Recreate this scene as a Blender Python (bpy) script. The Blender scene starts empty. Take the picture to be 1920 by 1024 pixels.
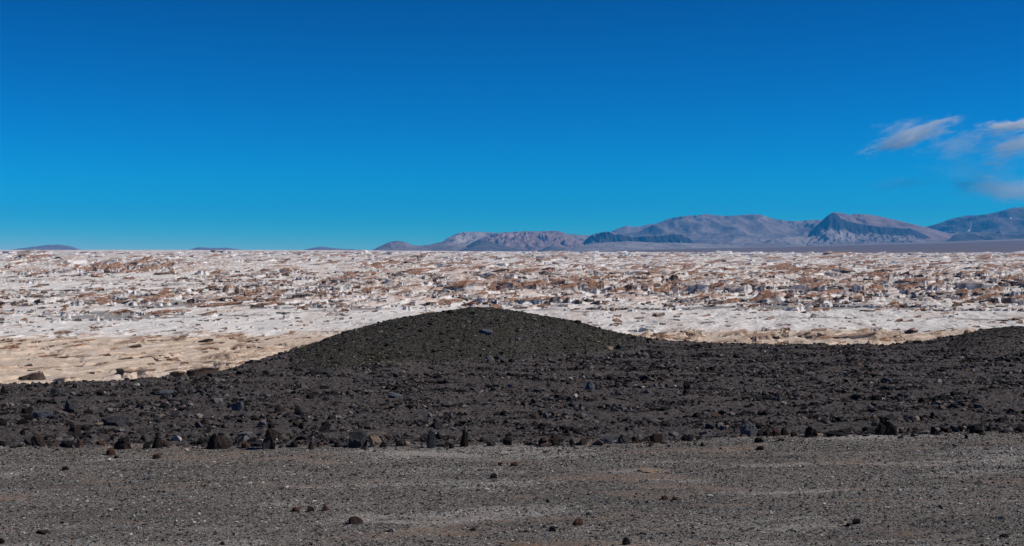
import bpy, bmesh, math, random
import numpy as np
from mathutils import Vector, Matrix

scene = bpy.context.scene
COL = scene.collection
rad = math.radians

# ------------------------------------------------------------------ camera
F = 2667.0            # focal length in photo pixels (photo 1920 x 1024)
HC = 2.2              # eye height above the track
HY = 468.0            # image row of the true horizon
cam_d = bpy.data.cameras.new("camera")
cam_d.sensor_width = 36.0
cam_d.lens = 36.0 * F / 1920.0
cam_d.shift_y = (HY - 512.0) / 1920.0
cam_d.clip_start = 0.1
cam_d.clip_end = 200000.0
cam = bpy.data.objects.new("camera", cam_d)
cam.location = (0, 0, HC)
cam.rotation_euler = (rad(90), 0, 0)
COL.objects.link(cam)
scene.camera = cam

# ------------------------------------------------------------------ sun, sky, exposure
SUN_EL, SUN_AZ = 41.0, 93.0      # azimuth clockwise from the view direction (+Y)
sd = Vector((math.sin(rad(SUN_AZ)) * math.cos(rad(SUN_EL)), math.cos(rad(SUN_AZ)) * math.cos(rad(SUN_EL)), math.sin(rad(SUN_EL))))
sun_d = bpy.data.lights.new("sun", 'SUN')
sun_d.energy = 4.0
sun_d.angle = rad(0.53)
sun_d.color = (1.0, 0.95, 0.88)
sun = bpy.data.objects.new("sun", sun_d)
sun.rotation_euler = sd.to_track_quat('Z', 'Y').to_euler()
sun.location = (60, -10, 60)
COL.objects.link(sun)

world = bpy.data.worlds.new("World")
scene.world = world
world.use_nodes = True
wn, wl = world.node_tree.nodes, world.node_tree.links
bg = wn["Background"]
sky = wn.new("ShaderNodeTexSky")
sky.sky_type = 'NISHITA'
sky.sun_disc = False
sky.sun_elevation = rad(SUN_EL)
sky.sun_rotation = rad(SUN_AZ)
sky.altitude = 4000
sky.air_density = 1.0
sky.dust_density = 0.0
sky.ozone_density = 4.0
SKY_GAIN = (110.0, 11.4, 13.2)
SKY_GAMMA = (8.0, 1.92, 1.9)
sep = wn.new("ShaderNodeSeparateColor")
comb = wn.new("ShaderNodeCombineColor")
dim = wn.new("ShaderNodeVectorMath"); dim.operation = 'SCALE'; dim.inputs["Scale"].default_value = 0.1
wl.new(sky.outputs[0], dim.inputs[0]); wl.new(dim.outputs[0], sep.inputs[0])
for k in range(3):
    p = wn.new("ShaderNodeMath"); p.operation = 'POWER'; p.inputs[1].default_value = SKY_GAMMA[k]
    m = wn.new("ShaderNodeMath"); m.operation = 'MULTIPLY'; m.inputs[1].default_value = SKY_GAIN[k]
    wl.new(sep.outputs[k], p.inputs[0]); wl.new(p.outputs[0], m.inputs[0]); wl.new(m.outputs[0], comb.inputs[k])
wl.new(comb.outputs[0], bg.inputs[0])
bg.inputs[1].default_value = 0.1

scene.view_settings.view_transform = 'Standard'
scene.view_settings.look = 'None'
scene.view_settings.exposure = 0.0
scene.view_settings.gamma = 1.0
scene.view_settings.use_curve_mapping = False
scene.render.engine = 'CYCLES'
scene.cycles.diffuse_bounces = 2
scene.cycles.volume_bounces = 12
scene.cycles.max_bounces = 12
scene.cycles.use_denoising = True

RNG = np.random.default_rng(7)

# ------------------------------------------------------------------ helpers
def hash2(ix, iy, seed):
    h = (ix.astype(np.int64) * 374761393 + iy.astype(np.int64) * 668265263 + seed * 1442695041) & 0xFFFFFFFF
    h = ((h ^ (h >> 13)) * 1274126177) & 0xFFFFFFFF
    h = ((h ^ (h >> 16)) * 2246822519) & 0xFFFFFFFF
    return ((h ^ (h >> 15)) & 0xFFFFFF) / float(0xFFFFFF)

def noise(x, y, seed=0):
    """gradient noise, about -1..1"""
    x = np.asarray(x, float); y = np.asarray(y, float)
    ix = np.floor(x); iy = np.floor(y)
    fx = x - ix; fy = y - iy
    ix = ix.astype(np.int64); iy = iy.astype(np.int64)
    u = fx * fx * fx * (fx * (fx * 6 - 15) + 10); v = fy * fy * fy * (fy * (fy * 6 - 15) + 10)
    def g(dx, dy):
        a = hash2(ix + dx, iy + dy, seed) * (2 * math.pi)
        return np.cos(a) * (fx - dx) + np.sin(a) * (fy - dy)
    n0 = g(0, 0) * (1 - u) + g(1, 0) * u
    n1 = g(0, 1) * (1 - u) + g(1, 1) * u
    return (n0 * (1 - v) + n1 * v) * 1.5

def fbm(x, y, seed=0, octv=4, gain=0.5, lac=2.03):
    a, s, t = 1.0, 0.0, 0.0
    for o in range(octv):
        s = s + a * noise(x, y, seed + o * 17); t += a
        x = np.asarray(x) * lac; y = np.asarray(y) * lac; a *= gain
    return s / t

def ridged(x, y, seed=0, octv=4):
    a, s, t = 1.0, 0.0, 0.0
    for o in range(octv):
        s = s + a * (1 - np.abs(noise(x, y, seed + o * 31)) * 1.6); t += a
        x = np.asarray(x) * 2.1; y = np.asarray(y) * 2.1; a *= 0.5
    return s / t

def sstep(a, b, x):
    t = np.clip((np.asarray(x, float) - a) / (b - a), 0, 1)
    return t * t * (3 - 2 * t)

def smooth_interp(tab, x, w):
    xs, ys = zip(*tab)
    x = np.asarray(x, float)
    return sum(np.interp(x + o * w, xs, ys) * k for o, k in ((-1, .2), (-.5, .2), (0, .2), (.5, .2), (1, .2)))

def tag(o, label=None, cat=None, group=None, kind=None):
    for k, v in (("label", label), ("category", cat), ("group", group), ("kind", kind)):
        if v: o[k] = v
    return o

def mesh_np(name, verts, quads=None, tris=None, mat=None, smooth=False, attrs=None):
    me = bpy.data.meshes.new(name)
    verts = np.ascontiguousarray(verts, np.float32)
    nq = 0 if quads is None else len(quads); nt = 0 if tris is None else len(tris)
    me.vertices.add(len(verts)); me.vertices.foreach_set("co", verts.ravel())
    loops = []
    starts = []
    if nq:
        loops.append(np.asarray(quads, np.int32).ravel()); starts.append(np.arange(nq, dtype=np.int32) * 4)
    if nt:
        loops.append(np.asarray(tris, np.int32).ravel()); starts.append(np.arange(nt, dtype=np.int32) * 3 + nq * 4)
    loops = np.concatenate(loops); starts = np.concatenate(starts)
    me.loops.add(len(loops)); me.loops.foreach_set("vertex_index", loops)
    me.polygons.add(nq + nt); me.polygons.foreach_set("loop_start", starts)
    me.update(calc_edges=True)
    me.polygons.foreach_set("use_smooth", np.full(nq + nt, bool(smooth)))
    for k, a in (attrs or {}).items():
        at = me.attributes.new(k, 'FLOAT', 'POINT')
        at.data.foreach_set("value", np.ascontiguousarray(a, np.float32))
    if mat: me.materials.append(mat)
    o = bpy.data.objects.new(name, me)
    COL.objects.link(o)
    return o

def grid_quads(nr, nc):
    i = np.arange((nr - 1) * (nc - 1)); r = i // (nc - 1); c = i % (nc - 1)
    a = r * nc + c
    return np.stack([a, a + 1, a + nc + 1, a + nc], 1)

def compact(verts, quads, attrs):
    used = np.unique(quads)
    mp = np.full(len(verts), -1, np.int64); mp[used] = np.arange(len(used))
    return verts[used], mp[quads], {k: v[used] for k, v in attrs.items()}

def at_depth(px, py, Y):
    return (px - 960.0) / F * Y, Y, HC - (py - HY) / F * Y

# ------------------------------------------------------------------ materials
class NT:
    """tiny node-tree writer"""
    def __init__(s, name):
        s.m = bpy.data.materials.new(name); s.m.use_nodes = True
        s.n, s.l = s.m.node_tree.nodes, s.m.node_tree.links
        s.bsdf = s.n["Principled BSDF"]
        s.bsdf.inputs["Roughness"].default_value = 0.95
        s.bsdf.inputs["Specular IOR Level"].default_value = 0.15
        s.pos = s.n.new("ShaderNodeNewGeometry")
        s.obj = s.n.new("ShaderNodeTexCoord")
    def inp(s, sock, v):
        if hasattr(v, "is_linked") or isinstance(v, bpy.types.NodeSocket): s.l.new(v, sock)
        elif v is not None: sock.default_value = v
    def math(s, op, a, b=None, clamp=False):
        x = s.n.new("ShaderNodeMath"); x.operation = op; x.use_clamp = clamp
        s.inp(x.inputs[0], a)
        if b is not None: s.inp(x.inputs[1], b)
        return x.outputs[0]
    def noise(s, vec, scale, detail=4, rough=0.55, stretch=None, rotz=0, fac=True):
        if stretch or rotz:
            mp = s.n.new("ShaderNodeMapping")
            mp.inputs["Rotation"].default_value = (0, 0, rotz)
            mp.inputs["Scale"].default_value = stretch or (1, 1, 1)
            s.l.new(vec, mp.inputs["Vector"]); vec = mp.outputs[0]
        x = s.n.new("ShaderNodeTexNoise")
        s.l.new(vec, x.inputs["Vector"])
        x.inputs["Scale"].default_value = scale; x.inputs["Detail"].default_value = detail; x.inputs["Roughness"].default_value = rough
        return x.outputs[0] if fac else x.outputs[1]
    def voro(s, vec, scale, feature='F1', out="Distance"):
        x = s.n.new("ShaderNodeTexVoronoi"); x.feature = feature
        s.l.new(vec, x.inputs["Vector"]); x.inputs["Scale"].default_value = scale
        return x.outputs[out]
    def attr(s, name, kind='GEOMETRY'):
        x = s.n.new("ShaderNodeAttribute"); x.attribute_name = name; x.attribute_type = kind
        return x.outputs["Fac"]
    def remap(s, v, a, b, c=0.0, d=1.0):
        x = s.n.new("ShaderNodeMapRange"); x.clamp = True
        s.inp(x.inputs[0], v)
        for i, q in enumerate((a, b, c, d)): x.inputs[i + 1].default_value = q
        return x.outputs[0]
    def mix(s, f, a, b, mode='MIX'):
        x = s.n.new("ShaderNodeMix"); x.data_type = 'RGBA'; x.blend_type = mode
        s.inp(x.inputs[0], f)
        for sock, v in ((x.inputs[6], a), (x.inputs[7], b)):
            if isinstance(v, tuple): sock.default_value = v if len(v) == 4 else (*v, 1)
            else: s.l.new(v, sock)
        return x.outputs[2]
    def ramp(s, v, stops):
        x = s.n.new("ShaderNodeValToRGB"); cr = x.color_ramp
        while len(cr.elements) < len(stops): cr.elements.new(0.5)
        for e, (p, c) in zip(cr.elements, stops): e.position = p; e.color = (*c, 1)
        s.inp(x.inputs[0], v)
        return x.outputs[0]
    def color(s, c): s.l.new(c, s.bsdf.inputs["Base Color"]) if not isinstance(c, tuple) else setattr(s.bsdf.inputs["Base Color"], "default_value", (*c, 1))
    def bump(s, h, strength, dist):
        x = s.n.new("ShaderNodeBump"); x.inputs["Strength"].default_value = strength; x.inputs["Distance"].default_value = dist
        s.l.new(h, x.inputs["Height"]); s.l.new(x.outputs[0], s.bsdf.inputs["Normal"])

def mat_track():
    t = NT("track_gravel"); P = t.pos.outputs["Position"]
    fine = t.noise(P, 55, 3, 0.7)
    c = t.ramp(fine, [(0.3, (0.052, 0.046, 0.041)), (0.5, (0.175, 0.158, 0.143)), (0.68, (0.40, 0.37, 0.34))])
    sand = t.math('MULTIPLY', t.attr("sand"), t.remap(t.noise(P, 9, 4, 0.65), 0.38, 0.58))
    c = t.mix(t.math('MULTIPLY', sand, 0.8), c, (0.27, 0.175, 0.12))
    pale = t.attr("pale")
    c = t.mix(t.math('MULTIPLY', pale, 0.6), c, (0.40, 0.385, 0.36))
    spk = t.remap(t.noise(P, 70, 2, 0.5), 0.66, 0.72)
    c = t.mix(t.math('MULTIPLY', spk, t.remap(t.noise(P, 1.3, 3, 0.6, stretch=(.5, 1.5, 1)), 0.45, 0.62)), c, (0.6, 0.57, 0.52))
    drk = t.remap(t.noise(P, 0.9, 5, 0.65, stretch=(0.45, 1.3, 1), rotz=rad(-8)), 0.5, 0.64)
    c = t.mix(t.math('MULTIPLY', drk, 0.45), c, (0.055, 0.052, 0.05))
    t.color(c); t.bump(t.noise(P, 38, 4, 0.75), 1.0, 0.025)
    return t.m

def mat_lava_ground(olive=False):
    t = NT("mound_gravel" if olive else "lava_gravel"); P = t.pos.outputs["Position"]
    fine = t.noise(P, 26, 4, 0.75)
    if olive:
        c = t.ramp(fine, [(0.3, (0.014, 0.013, 0.011)), (0.52, (0.060, 0.056, 0.048)), (0.75, (0.14, 0.131, 0.112))])
        rust = t.remap(t.noise(P, 0.9, 4, 0.6), 0.5, 0.68)
        c = t.mix(t.math('MULTIPLY', rust, 0.6), c, (0.05, 0.04, 0.022))
        smo = t.remap(t.noise(P, 0.45, 4, 0.6, stretch=(1.4, 0.6, 1)), 0.5, 0.62)
        c = t.mix(t.math('MULTIPLY', smo, 0.5), c, (0.085, 0.082, 0.076))
    else:
        c = t.ramp(fine, [(0.3, (0.019, 0.0165, 0.0165)), (0.5, (0.09, 0.079, 0.077)), (0.7, (0.19, 0.168, 0.162))])
        dust = t.remap(t.noise(P, 1.1, 5, 0.65, stretch=(0.5, 1.5, 1), rotz=rad(-5)), 0.55, 0.72)
        c = t.mix(t.math('MULTIPLY', dust, 0.75), c, (0.17, 0.14, 0.115))
        spk = t.remap(t.noise(P, 22, 2, 0.5, stretch=(0.6, 1.3, 1)), 0.69, 0.73)
        c = t.mix(t.math('MULTIPLY', spk, t.remap(t.noise(P, 0.8, 3), 0.45, 0.6)), c, (0.38, 0.33, 0.27))
    t.color(c); t.bump(t.noise(P, 18, 5, 0.8), 1.0, 0.05)
    return t.m

def mat_rubble(name, stops, spec=0.15, rough=0.9):
    """loose stones: colour picked per stone by the 'tone' attribute"""
    t = NT(name); P = t.pos.outputs["Position"]
    c = t.ramp(t.attr("tone"), stops)
    c = t.mix(t.remap(t.noise(P, 60, 2), 0.35, 0.7, 0.0, 0.45), c, (0.02, 0.02, 0.02))
    t.bsdf.inputs["Specular IOR Level"].default_value = spec; t.bsdf.inputs["Roughness"].default_value = rough
    t.color(c); return t.m

def mat_rock(name, c0, c1, c2, spec=0.1, rough=0.85):
    t = NT(name); O = t.obj.outputs["Object"]
    a = t.noise(O, 7, 5, 0.7)
    c = t.ramp(a, [(0.3, c0), (0.5, c1), (0.72, c2)])
    c = t.mix(t.remap(t.noise(O, 40, 3, 0.6), 0.55, 0.75, 0, .6), c, c0)
    t.bsdf.inputs["Specular IOR Level"].default_value = spec; t.bsdf.inputs["Roughness"].default_value = rough
    t.color(c); t.bump(t.noise(O, 30, 5, 0.7), 0.7, 0.02)
    return t.m

def mat_pumice(name, ground):
    t = NT(name); P = t.pos.outputs["Position"]
    t.bsdf.inputs["Specular IOR Level"].default_value = 0.05
    n1 = t.noise(P, 0.9, 5, 0.6)
    c = t.ramp(n1, [(0.3, (0.63, 0.585, 0.55)), (0.55, (0.80, 0.765, 0.73)), (0.8, (0.85, 0.83, 0.80))])
    sandc = t.ramp(n1, [(0.3, (0.50, 0.385, 0.275)), (0.55, (0.63, 0.495, 0.375)), (0.8, (0.71, 0.585, 0.465))])
    c = t.mix(t.attr("beige"), c, sandc)
    brown = t.ramp(t.noise(P, 1.7, 4, 0.6), [(0.3, (0.10, 0.046, 0.028)), (0.5, (0.35, 0.18, 0.107)), (0.72, (0.56, 0.355, 0.24))])
    v = t.math('MULTIPLY', t.attr("brown"), t.remap(t.noise(P, 0.8, 4, 0.65), 0.28, 0.46))
    c = t.mix(v, c, brown)
    if not ground:
        c = t.mix(t.attr("dark"), c, (0.045, 0.032, 0.027))  # wall shade and dark varnish, both put into the base colour
    if ground:
        stk = t.noise(P, 0.45, 5, 0.65, stretch=(1, 0.09, 1), rotz=rad(-10))
        c = t.mix(t.remap(stk, 0.48, 0.68, 0, 0.6), c, (0.42, 0.40, 0.39))
        st2 = t.noise(P, 0.13, 5, 0.65, stretch=(1, 0.07, 1), rotz=rad(-9))
        c = t.mix(t.remap(st2, 0.5, 0.66, 0, 0.5), c, (0.56, 0.43, 0.35))
        c = t.mix(t.attr("grey"), c, (0.19, 0.185, 0.185))
    t.color(c); t.bump(t.noise(P, 1.6, 6, 0.65), 0.7 if ground else 0.9, 0.4)
    return t.m

def mat_plain():
    t = NT("plain_gravel"); P = t.pos.outputs["Position"]
    a = t.noise(P, 0.0012, 5, 0.6, stretch=(0.25, 1.5, 1))
    c = t.ramp(a, [(0.3, (0.14, 0.095, 0.078)), (0.6, (0.19, 0.13, 0.105)), (0.8, (0.25, 0.18, 0.15))])
    c = t.mix(t.attr("far"), c, t.ramp(t.noise(P, 0.004, 5, 0.65, stretch=(0.3, 1, 1)), [(0.35, (0.22, 0.165, 0.145)), (0.6, (0.32, 0.25, 0.22)), (0.7, (0.6, 0.55, 0.5))]))
    t.color(c); return t.m

def mat_mountain(name, low, mid, high, pale=None, palefac=0.0):
    t = NT(name); P = t.pos.outputs["Position"]
    a = t.noise(P, 0.0022, 8, 0.72)
    c = t.ramp(a, [(0.36, low), (0.5, mid), (0.66, high)])
    c = t.mix(t.math('MULTIPLY', t.attr("cliff"), 0.85), c, (0.018, 0.016, 0.018))
    c = t.mix(t.attr("pale"), c, pale or (0.42, 0.35, 0.31))
    c = t.mix(t.attr("snow"), c, (0.85, 0.86, 0.88))
    t.color(c); t.bump(t.noise(P, 0.006, 5, 0.7), 0.6, 60)
    return t.m

# ------------------------------------------------------------------ dark ground: track, lava field, mound, slope
SIL = [(-900, 726), (0, 722), (100, 722), (200, 716), (300, 711), (360, 710), (390, 705), (470, 682), (545, 658), (600, 641), (650, 622), (690, 612),
       (730, 601), (770, 594), (810, 587), (845, 583), (870, 579), (890, 576.5), (910, 577), (935, 580), (980, 586), (1010, 592), (1080, 603), (1130, 618), (1165, 626), (1200, 634), (1255, 641), (1350, 644),
       (1460, 647), (1560, 648), (1660, 648), (1720, 642), (1780, 633), (1840, 619), (1900, 613), (1980, 617), (2100, 640), (2800, 650)]
RDG = [(-900, 23), (0, 23.2), (300, 24.2), (400, 25), (450, 26.4), (560, 29), (700, 31), (900, 33), (1300, 33), (2800, 33)]
TOE = [(-900, 22.9), (300, 24.0), (400, 24.6), (450, 25.2), (640, 26.0), (900, 27.4), (1050, 28.5), (1200, 31.2), (1300, 31.8), (1650, 31.8), (1750, 30), (1850, 29.5), (2000, 30), (2800, 31.5)]

def row_depth(x):
    """depth of the stone row that edges the track"""
    t = ((-12, 15.75), (-5.7, 15.8), (-1.9, 15.82), (0, 15.98), (1.96, 16.3), (2.77, 16.72), (3.4, 16.76), (4.6, 16.82), (6.15, 17.05), (12, 17.8))
    return np.interp(x, *zip(*t)) + 0.03 * np.sin(x * 2.7)

def dark_z(x, Y, full=False):
    x = np.asarray(x, float); Y = np.asarray(Y, float)
    px = x / Y * F + 960
    R = smooth_interp(RDG, px, 30); S = smooth_interp(SIL, px, 5) + 1.2 * fbm(px / 38, Y * 0.15, 23, 3); T = np.minimum(smooth_interp(TOE, px, 40), R - 0.2)
    zr = HC - (S - HY) / F * R
    t = np.clip((Y - T) / (R - T), 0, 1.0)
    prof = np.where(t < 1, np.sin(t * math.pi / 2) ** 1.25, 1.0)
    over = np.clip(Y - R, 0, None)
    z = zr * prof - 0.5 * (np.sqrt(over * over + 0.25) - 0.5) * sstep(0, 1.0, over)
    rd = row_depth(x)
    lava = sstep(-0.05, 0.3, Y - rd + 0.32 * fbm(x * 1.7, Y * 0.8, 22, 4, 0.6))
    mound = np.clip(t * 6, 0, 1) * sstep(0.06, 0.3, zr)
    fade = 1 - 0.6 * sstep(0.7, 1, t)
    rough = 0.035 * fbm(x * 0.9, Y * 0.9, 3, 3) + 0.05 * fbm(x * 2.6, Y * 2.6, 5, 4, 0.6) * (1 - 0.45 * mound) + 0.03 * fbm(x * 9, Y * 9, 8, 3, 0.6)
    z = z + mound * 0.10 * fbm(x * 0.8, Y * 0.35, 24, 4) * (1 - sstep(0.75, 1, t))
    trk = 0.02 * fbm(x * 0.5, Y * 1.2, 11, 3) + 0.012 * fbm(x * 3, Y * 5, 12, 4) + 0.008 * fbm(x * 14, Y * 14, 13, 2)
    berm = 0.03 * np.exp(-((Y - rd + 0.1) / 0.22) ** 2) * (0.6 + 0.8 * noise(x * 1.3, Y * 0.2, 21))
    z = z + (rough * fade) * lava + trk * (1 - lava) + berm
    if full: return z, lava, mound, t, over
    return z

def sand_patch(x, Y):
    a = math.radians(7); u = x * math.cos(a) + Y * math.sin(a); v = -x * math.sin(a) + Y * math.cos(a)
    v = v + 0.35 * fbm(x * 0.7, Y * 0.7, 98, 3)
    s1 = sstep(0.08, 0.36, fbm(u * 0.5, v * 1.15, 95, 5, 0.6))
    s2 = sstep(0.2, 0.4, fbm(u * 0.25 + 9, v * 3.0, 96, 5, 0.6))      # thin wheel-swept lines
    return np.clip(s1 + 0.8 * s2, 0, 1), sstep(0.0, 0.35, fbm(u * 0.35 + 3, v * 1.6, 97, 5, 0.6))

def build_dark_ground():
    cols = np.linspace(-700, 2620, 2000)
    Ys = np.concatenate([np.linspace(3, 9, 30, endpoint=False), 1 / np.linspace(1 / 9.0, 1 / 34.5, 760), np.linspace(34.7, 75, 50)])
    PX, YY = np.meshgrid(cols, Ys)
    X = (PX - 960) / F * YY
    z, lava, mound, t, over = dark_z(X, YY, True)
    zone = np.zeros_like(z)
    zone[lava > 0.4] = 1
    mm = mound + 0.35 * fbm(X * 1.5, YY * 1.5, 40, 3)
    mm = mm + 0.5 * noise(X * 5, YY * 5, 41) * (mound > 0.02)
    zone[(mm > 0.45) & (PX > 395) & (PX < 1330) & (YY < 60)] = 2
    nr, nc = z.shape
    V = np.stack([X, YY, z], -1).reshape(-1, 3)
    Q = grid_quads(nr, nc)
    zf = zone.ravel()[Q[:, 0]]
    for k, nm, mat in ((0, "gravel_track", mat_track()), (1, "lava_field", mat_lava_ground()), (2, "gravel_mound", mat_lava_ground(True))):
        v, q, _ = compact(V, Q[zf == k], {})
        sa, pa = sand_patch(v[:, 0], v[:, 1])
        o = mesh_np(nm, v, q, mat=mat, smooth=True, attrs={"sand": sa, "pale": pa})
        if nm == "gravel_mound":
            tag(o, "dark olive gravel mound rising in front of the white pumice field", "mound")
        tag(o, kind="structure")
build_dark_ground()

# ------------------------------------------------------------------ pumice field
FZ = -10.0
FAR_PY = [(-2500, 469), (0, 469.3), (300, 469.3), (640, 469.8), (760, 471), (1000, 472.6), (1300, 474), (1600, 475.6), (1920, 476.5), (4500, 477)]

def carve(x, Y):
    """wind carved ledges: height share 0..1 and how much of it is a ledge top"""
    shp = np.shape(Y); X_ = np.asarray(x, float).ravel(); Y_ = np.asarray(Y, float).ravel()
    H_ = np.zeros_like(Y_); T_ = np.zeros_like(Y_)
    for (y0, y1, y2, y3, sc, amp, th, sd) in ((90, 110, 200, 222, 0.62, 0.55, 0.63, 301), (300, 335, 640, 760, 1.0, 1.5, 0.60, 311),
                                             (640, 760, 1500, 1900, 2.4, 1.5, 0.60, 321), (1500, 1900, 7000, 7001, 6.5, 2.0, 0.60, 331)):
        k = np.nonzero((Y_ > y0) & (Y_ < y3))[0]
        if not len(k): continue
        x, Y = X_[k], Y_[k]
        m = sstep(y0, y1, Y) * (1 - sstep(y2, y3, Y))
        wx = x + 2.5 * sc * fbm(x / (9 * sc), Y / (14 * sc), sd + 7, 2)
        a = 1.05; u = wx * math.cos(a) + Y * math.sin(a); v = -wx * math.sin(a) + Y * math.cos(a)
        n = 0.5 + 0.5 * fbm(u / (20 * sc), v / (6.5 * sc), sd, 4, 0.55)
        dens = 0.10 * fbm(x / (70 * sc), Y / (34 * sc), sd + 3, 3)
        if sd == 311:
            px = x / Y * F + 960
            dens = dens - 0.10 * (1 - sstep(450, 760, px))
        q = n + dens
        hh = 0.55 * sstep(th - 0.05, th, q) + 0.45 * sstep(th + 0.07, th + 0.11, q)
        H_[k] += m * amp * (hh * 0.8 + 0.5 * np.clip(q - th, 0, 1))
        T_[k] = np.maximum(T_[k], m * sstep(th, th + 0.03, q) * (0.55 + 0.45 * sstep(-0.2, 0.3, fbm(x / (4 * sc), Y / (9 * sc), sd + 9, 3))))
    return H_.reshape(shp), T_.reshape(shp)

def field_z(x, Y, cv=None):
    px = x / Y * F + 960
    zfar = HC - (np.interp(px, *zip(*FAR_PY)) - HY) / F * 6000
    z = FZ + (zfar - FZ) * sstep(900, 6000, Y) ** 1.2
    amp = np.clip(Y / 380, 0.75, 2.6)
    ca, sa = math.cos(1.36), math.sin(1.36)
    u = x * ca + Y * sa; v = -x * sa + Y * ca
    z = z + amp * (0.5 * fbm(u / 40, v / 9, 61, 3) + 0.5 * ridged(u / 26, v / 4.2, 63, 4)) - 0.3 * amp
    z = z + (carve(x, Y) if cv is None else cv)[0]
    z = z + np.clip(Y - 600, 0, 1200) / 1200 * 0.8 * ridged(u / 60, v / 25, 66, 3)
    return z

def zone_attrs(x, Y, cv=None):
    px = x / Y * F + 960
    py = HY + (HC - FZ) / Y * F
    wob = 6 * fbm(x / 30, Y / 30, 71, 4) + 5 * fbm(x / 6, Y / 8, 72, 4)
    edge = np.interp(px, [-800, 0, 640, 1200, 1920, 2800], [634, 634, 628, 622, 617, 614])
    beige = 0.92 * sstep(-4, 5, py + wob - edge)
    band = 0.5 * sstep(498, 515, py) * (1 - sstep(560, 585, py)) * sstep(350, 760, px)
    left = 0.35 * sstep(545, 560, py) * (1 - sstep(585, 600, py)) * (1 - sstep(600, 800, px))
    farb = 0.3 * (1 - sstep(476, 500, py))
    st = fbm(px / 26 + 7 * np.log(Y), np.log(Y) * 34, 75, 4)
    brown = np.clip((band + left + farb + 0.1) * sstep(-0.1, 0.35, st) * 1.1, 0, 1)
    g = fbm(x / 44, Y / 26, 77, 4)
    grey = sstep(0.12, 0.26, g) * sstep(515, 540, py) * (1 - sstep(596, 612, py)) * 0.8
    tp = (carve(x, Y) if cv is None else cv)[1]
    brown = np.maximum(brown * 0.7, tp * np.where(py < 497, 0.55, 0.9))
    return beige, brown * (1 - 0.45 * beige), grey * (1 - tp)

def build_field():
    global CARVED
    cols = np.linspace(-700, 2620, 1900)
    Ys = np.concatenate([1 / np.linspace(1 / 60.0, 1 / 110.0, 20, endpoint=False), 1 / np.linspace(1 / 110.0, 1 / 6600.0, 1500)])
    PX, YY = np.meshgrid(cols, Ys)
    X = (PX - 960) / F * YY
    CARVED = carve(X, YY)
    z = field_z(X, YY, CARVED)
    V = np.stack([X, YY, z], -1).reshape(-1, 3)
    b, br, g = zone_attrs(X, YY, CARVED)
    o = mesh_np("pumice_field", V, grid_quads(*z.shape), mat=mat_pumice("pumice_ground", True), smooth=True,
                attrs={"beige": b.ravel(), "brown": br.ravel(), "grey": g.ravel()})
    tag(o, kind="structure")
build_field()

def vcol(a, cover):
    """desert varnish: brown from the top of an outcrop down to its own level"""
    return np.clip((a.real - (1.02 - cover)) * 2.6, 0, 1)

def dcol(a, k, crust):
    """shade and dark varnish painted as colour: on single flutes of a wall, or over a whole wall"""
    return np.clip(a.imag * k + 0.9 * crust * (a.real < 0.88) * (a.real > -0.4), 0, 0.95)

def outcrop_template(n, seed, ramp_form, detail=1):
    """unit outcrop: long axis x (head at +x), footprint about 1 x 1, height 1"""
    r = np.random.default_rng(seed)
    th = np.arange(n) / n * 2 * math.pi
    k1, k2, p1, p2, p3 = r.integers(2, 4), r.integers(4, 7), *r.uniform(0, 6.28, 3)
    rr = 1 + 0.16 * np.sin(k1 * th + p1) + 0.1 * np.sin(k2 * th + p2) + r.uniform(-0.1, 0.1, n)
    low = r.uniform(-0.05, 0.12) if ramp_form else r.uniform(0.5, 0.9)
    ov = r.uniform(-0.06, 0.1)
    specs = [(1.12, -0.45, 0), (1.0, 0.06, 0.0)]
    if detail > 1: specs += [(0.93, 0.3, 0.25)]
    specs += [(0.86, 0.55, 0.5), (0.86 + ov, 0.88, 0.8), (0.74 + ov * 0.5, 1.0, 1.0)]
    if detail > 1: specs += [(0.55, 1.02, 1.0)]
    specs += [(0.34, 1.0, 1.0)]
    V, A, D = [], [], []
    col = (r.random(n) < 0.36).astype(float) * r.uniform(0.5, 1, n)  # random dark columns: shade gaps between flutes painted in, partly varnish
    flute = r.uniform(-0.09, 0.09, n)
    for (q, zz, a) in specs:
        q_ = q * rr + (flute if 0.2 < zz < 0.95 else 0) + r.uniform(-0.03, 0.03, n)
        x = q_ * np.cos(th); y = q_ * np.sin(th)
        h = low + (1 - low) * sstep(-1.0, 0.75, x)
        h = h * (1 + 0.14 * np.sin(3 * x + p3) + 0.1 * np.sin(4 * y + p1))
        jit = r.uniform(-0.06, 0.06, n) if zz > 0.8 else 0
        z = (zz * h + jit * h) if zz > 0 else np.full(n, zz)
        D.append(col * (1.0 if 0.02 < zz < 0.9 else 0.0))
        V.append(np.stack([x, y, z], 1)); A.append(np.clip(np.full(n, a) + r.uniform(-0.28, 0.22, n), 0, 1))
    V.append(np.array([[0, 0, (low + (1 - low) * 0.7) * (1 + 0.05 * r.uniform(-1, 1))]])); A.append(np.array([1.0])); D.append(np.array([0.0]))
    V = np.concatenate(V); A = np.concatenate(A) + 1j * np.concatenate(D)    # height level, and the share of painted shade gaps and dark varnish
    R = len(specs)
    q = []
    for k in range(R - 1):
        for i in range(n):
            j = (i + 1) % n
            q.append((k * n + i, k * n + j, (k + 1) * n + j, (k + 1) * n + i))
    t = [((R - 1) * n + i, (R - 1) * n + (i + 1) % n, R * n) for i in range(n)]
    return V, np.array(q), np.array(t), A

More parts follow.
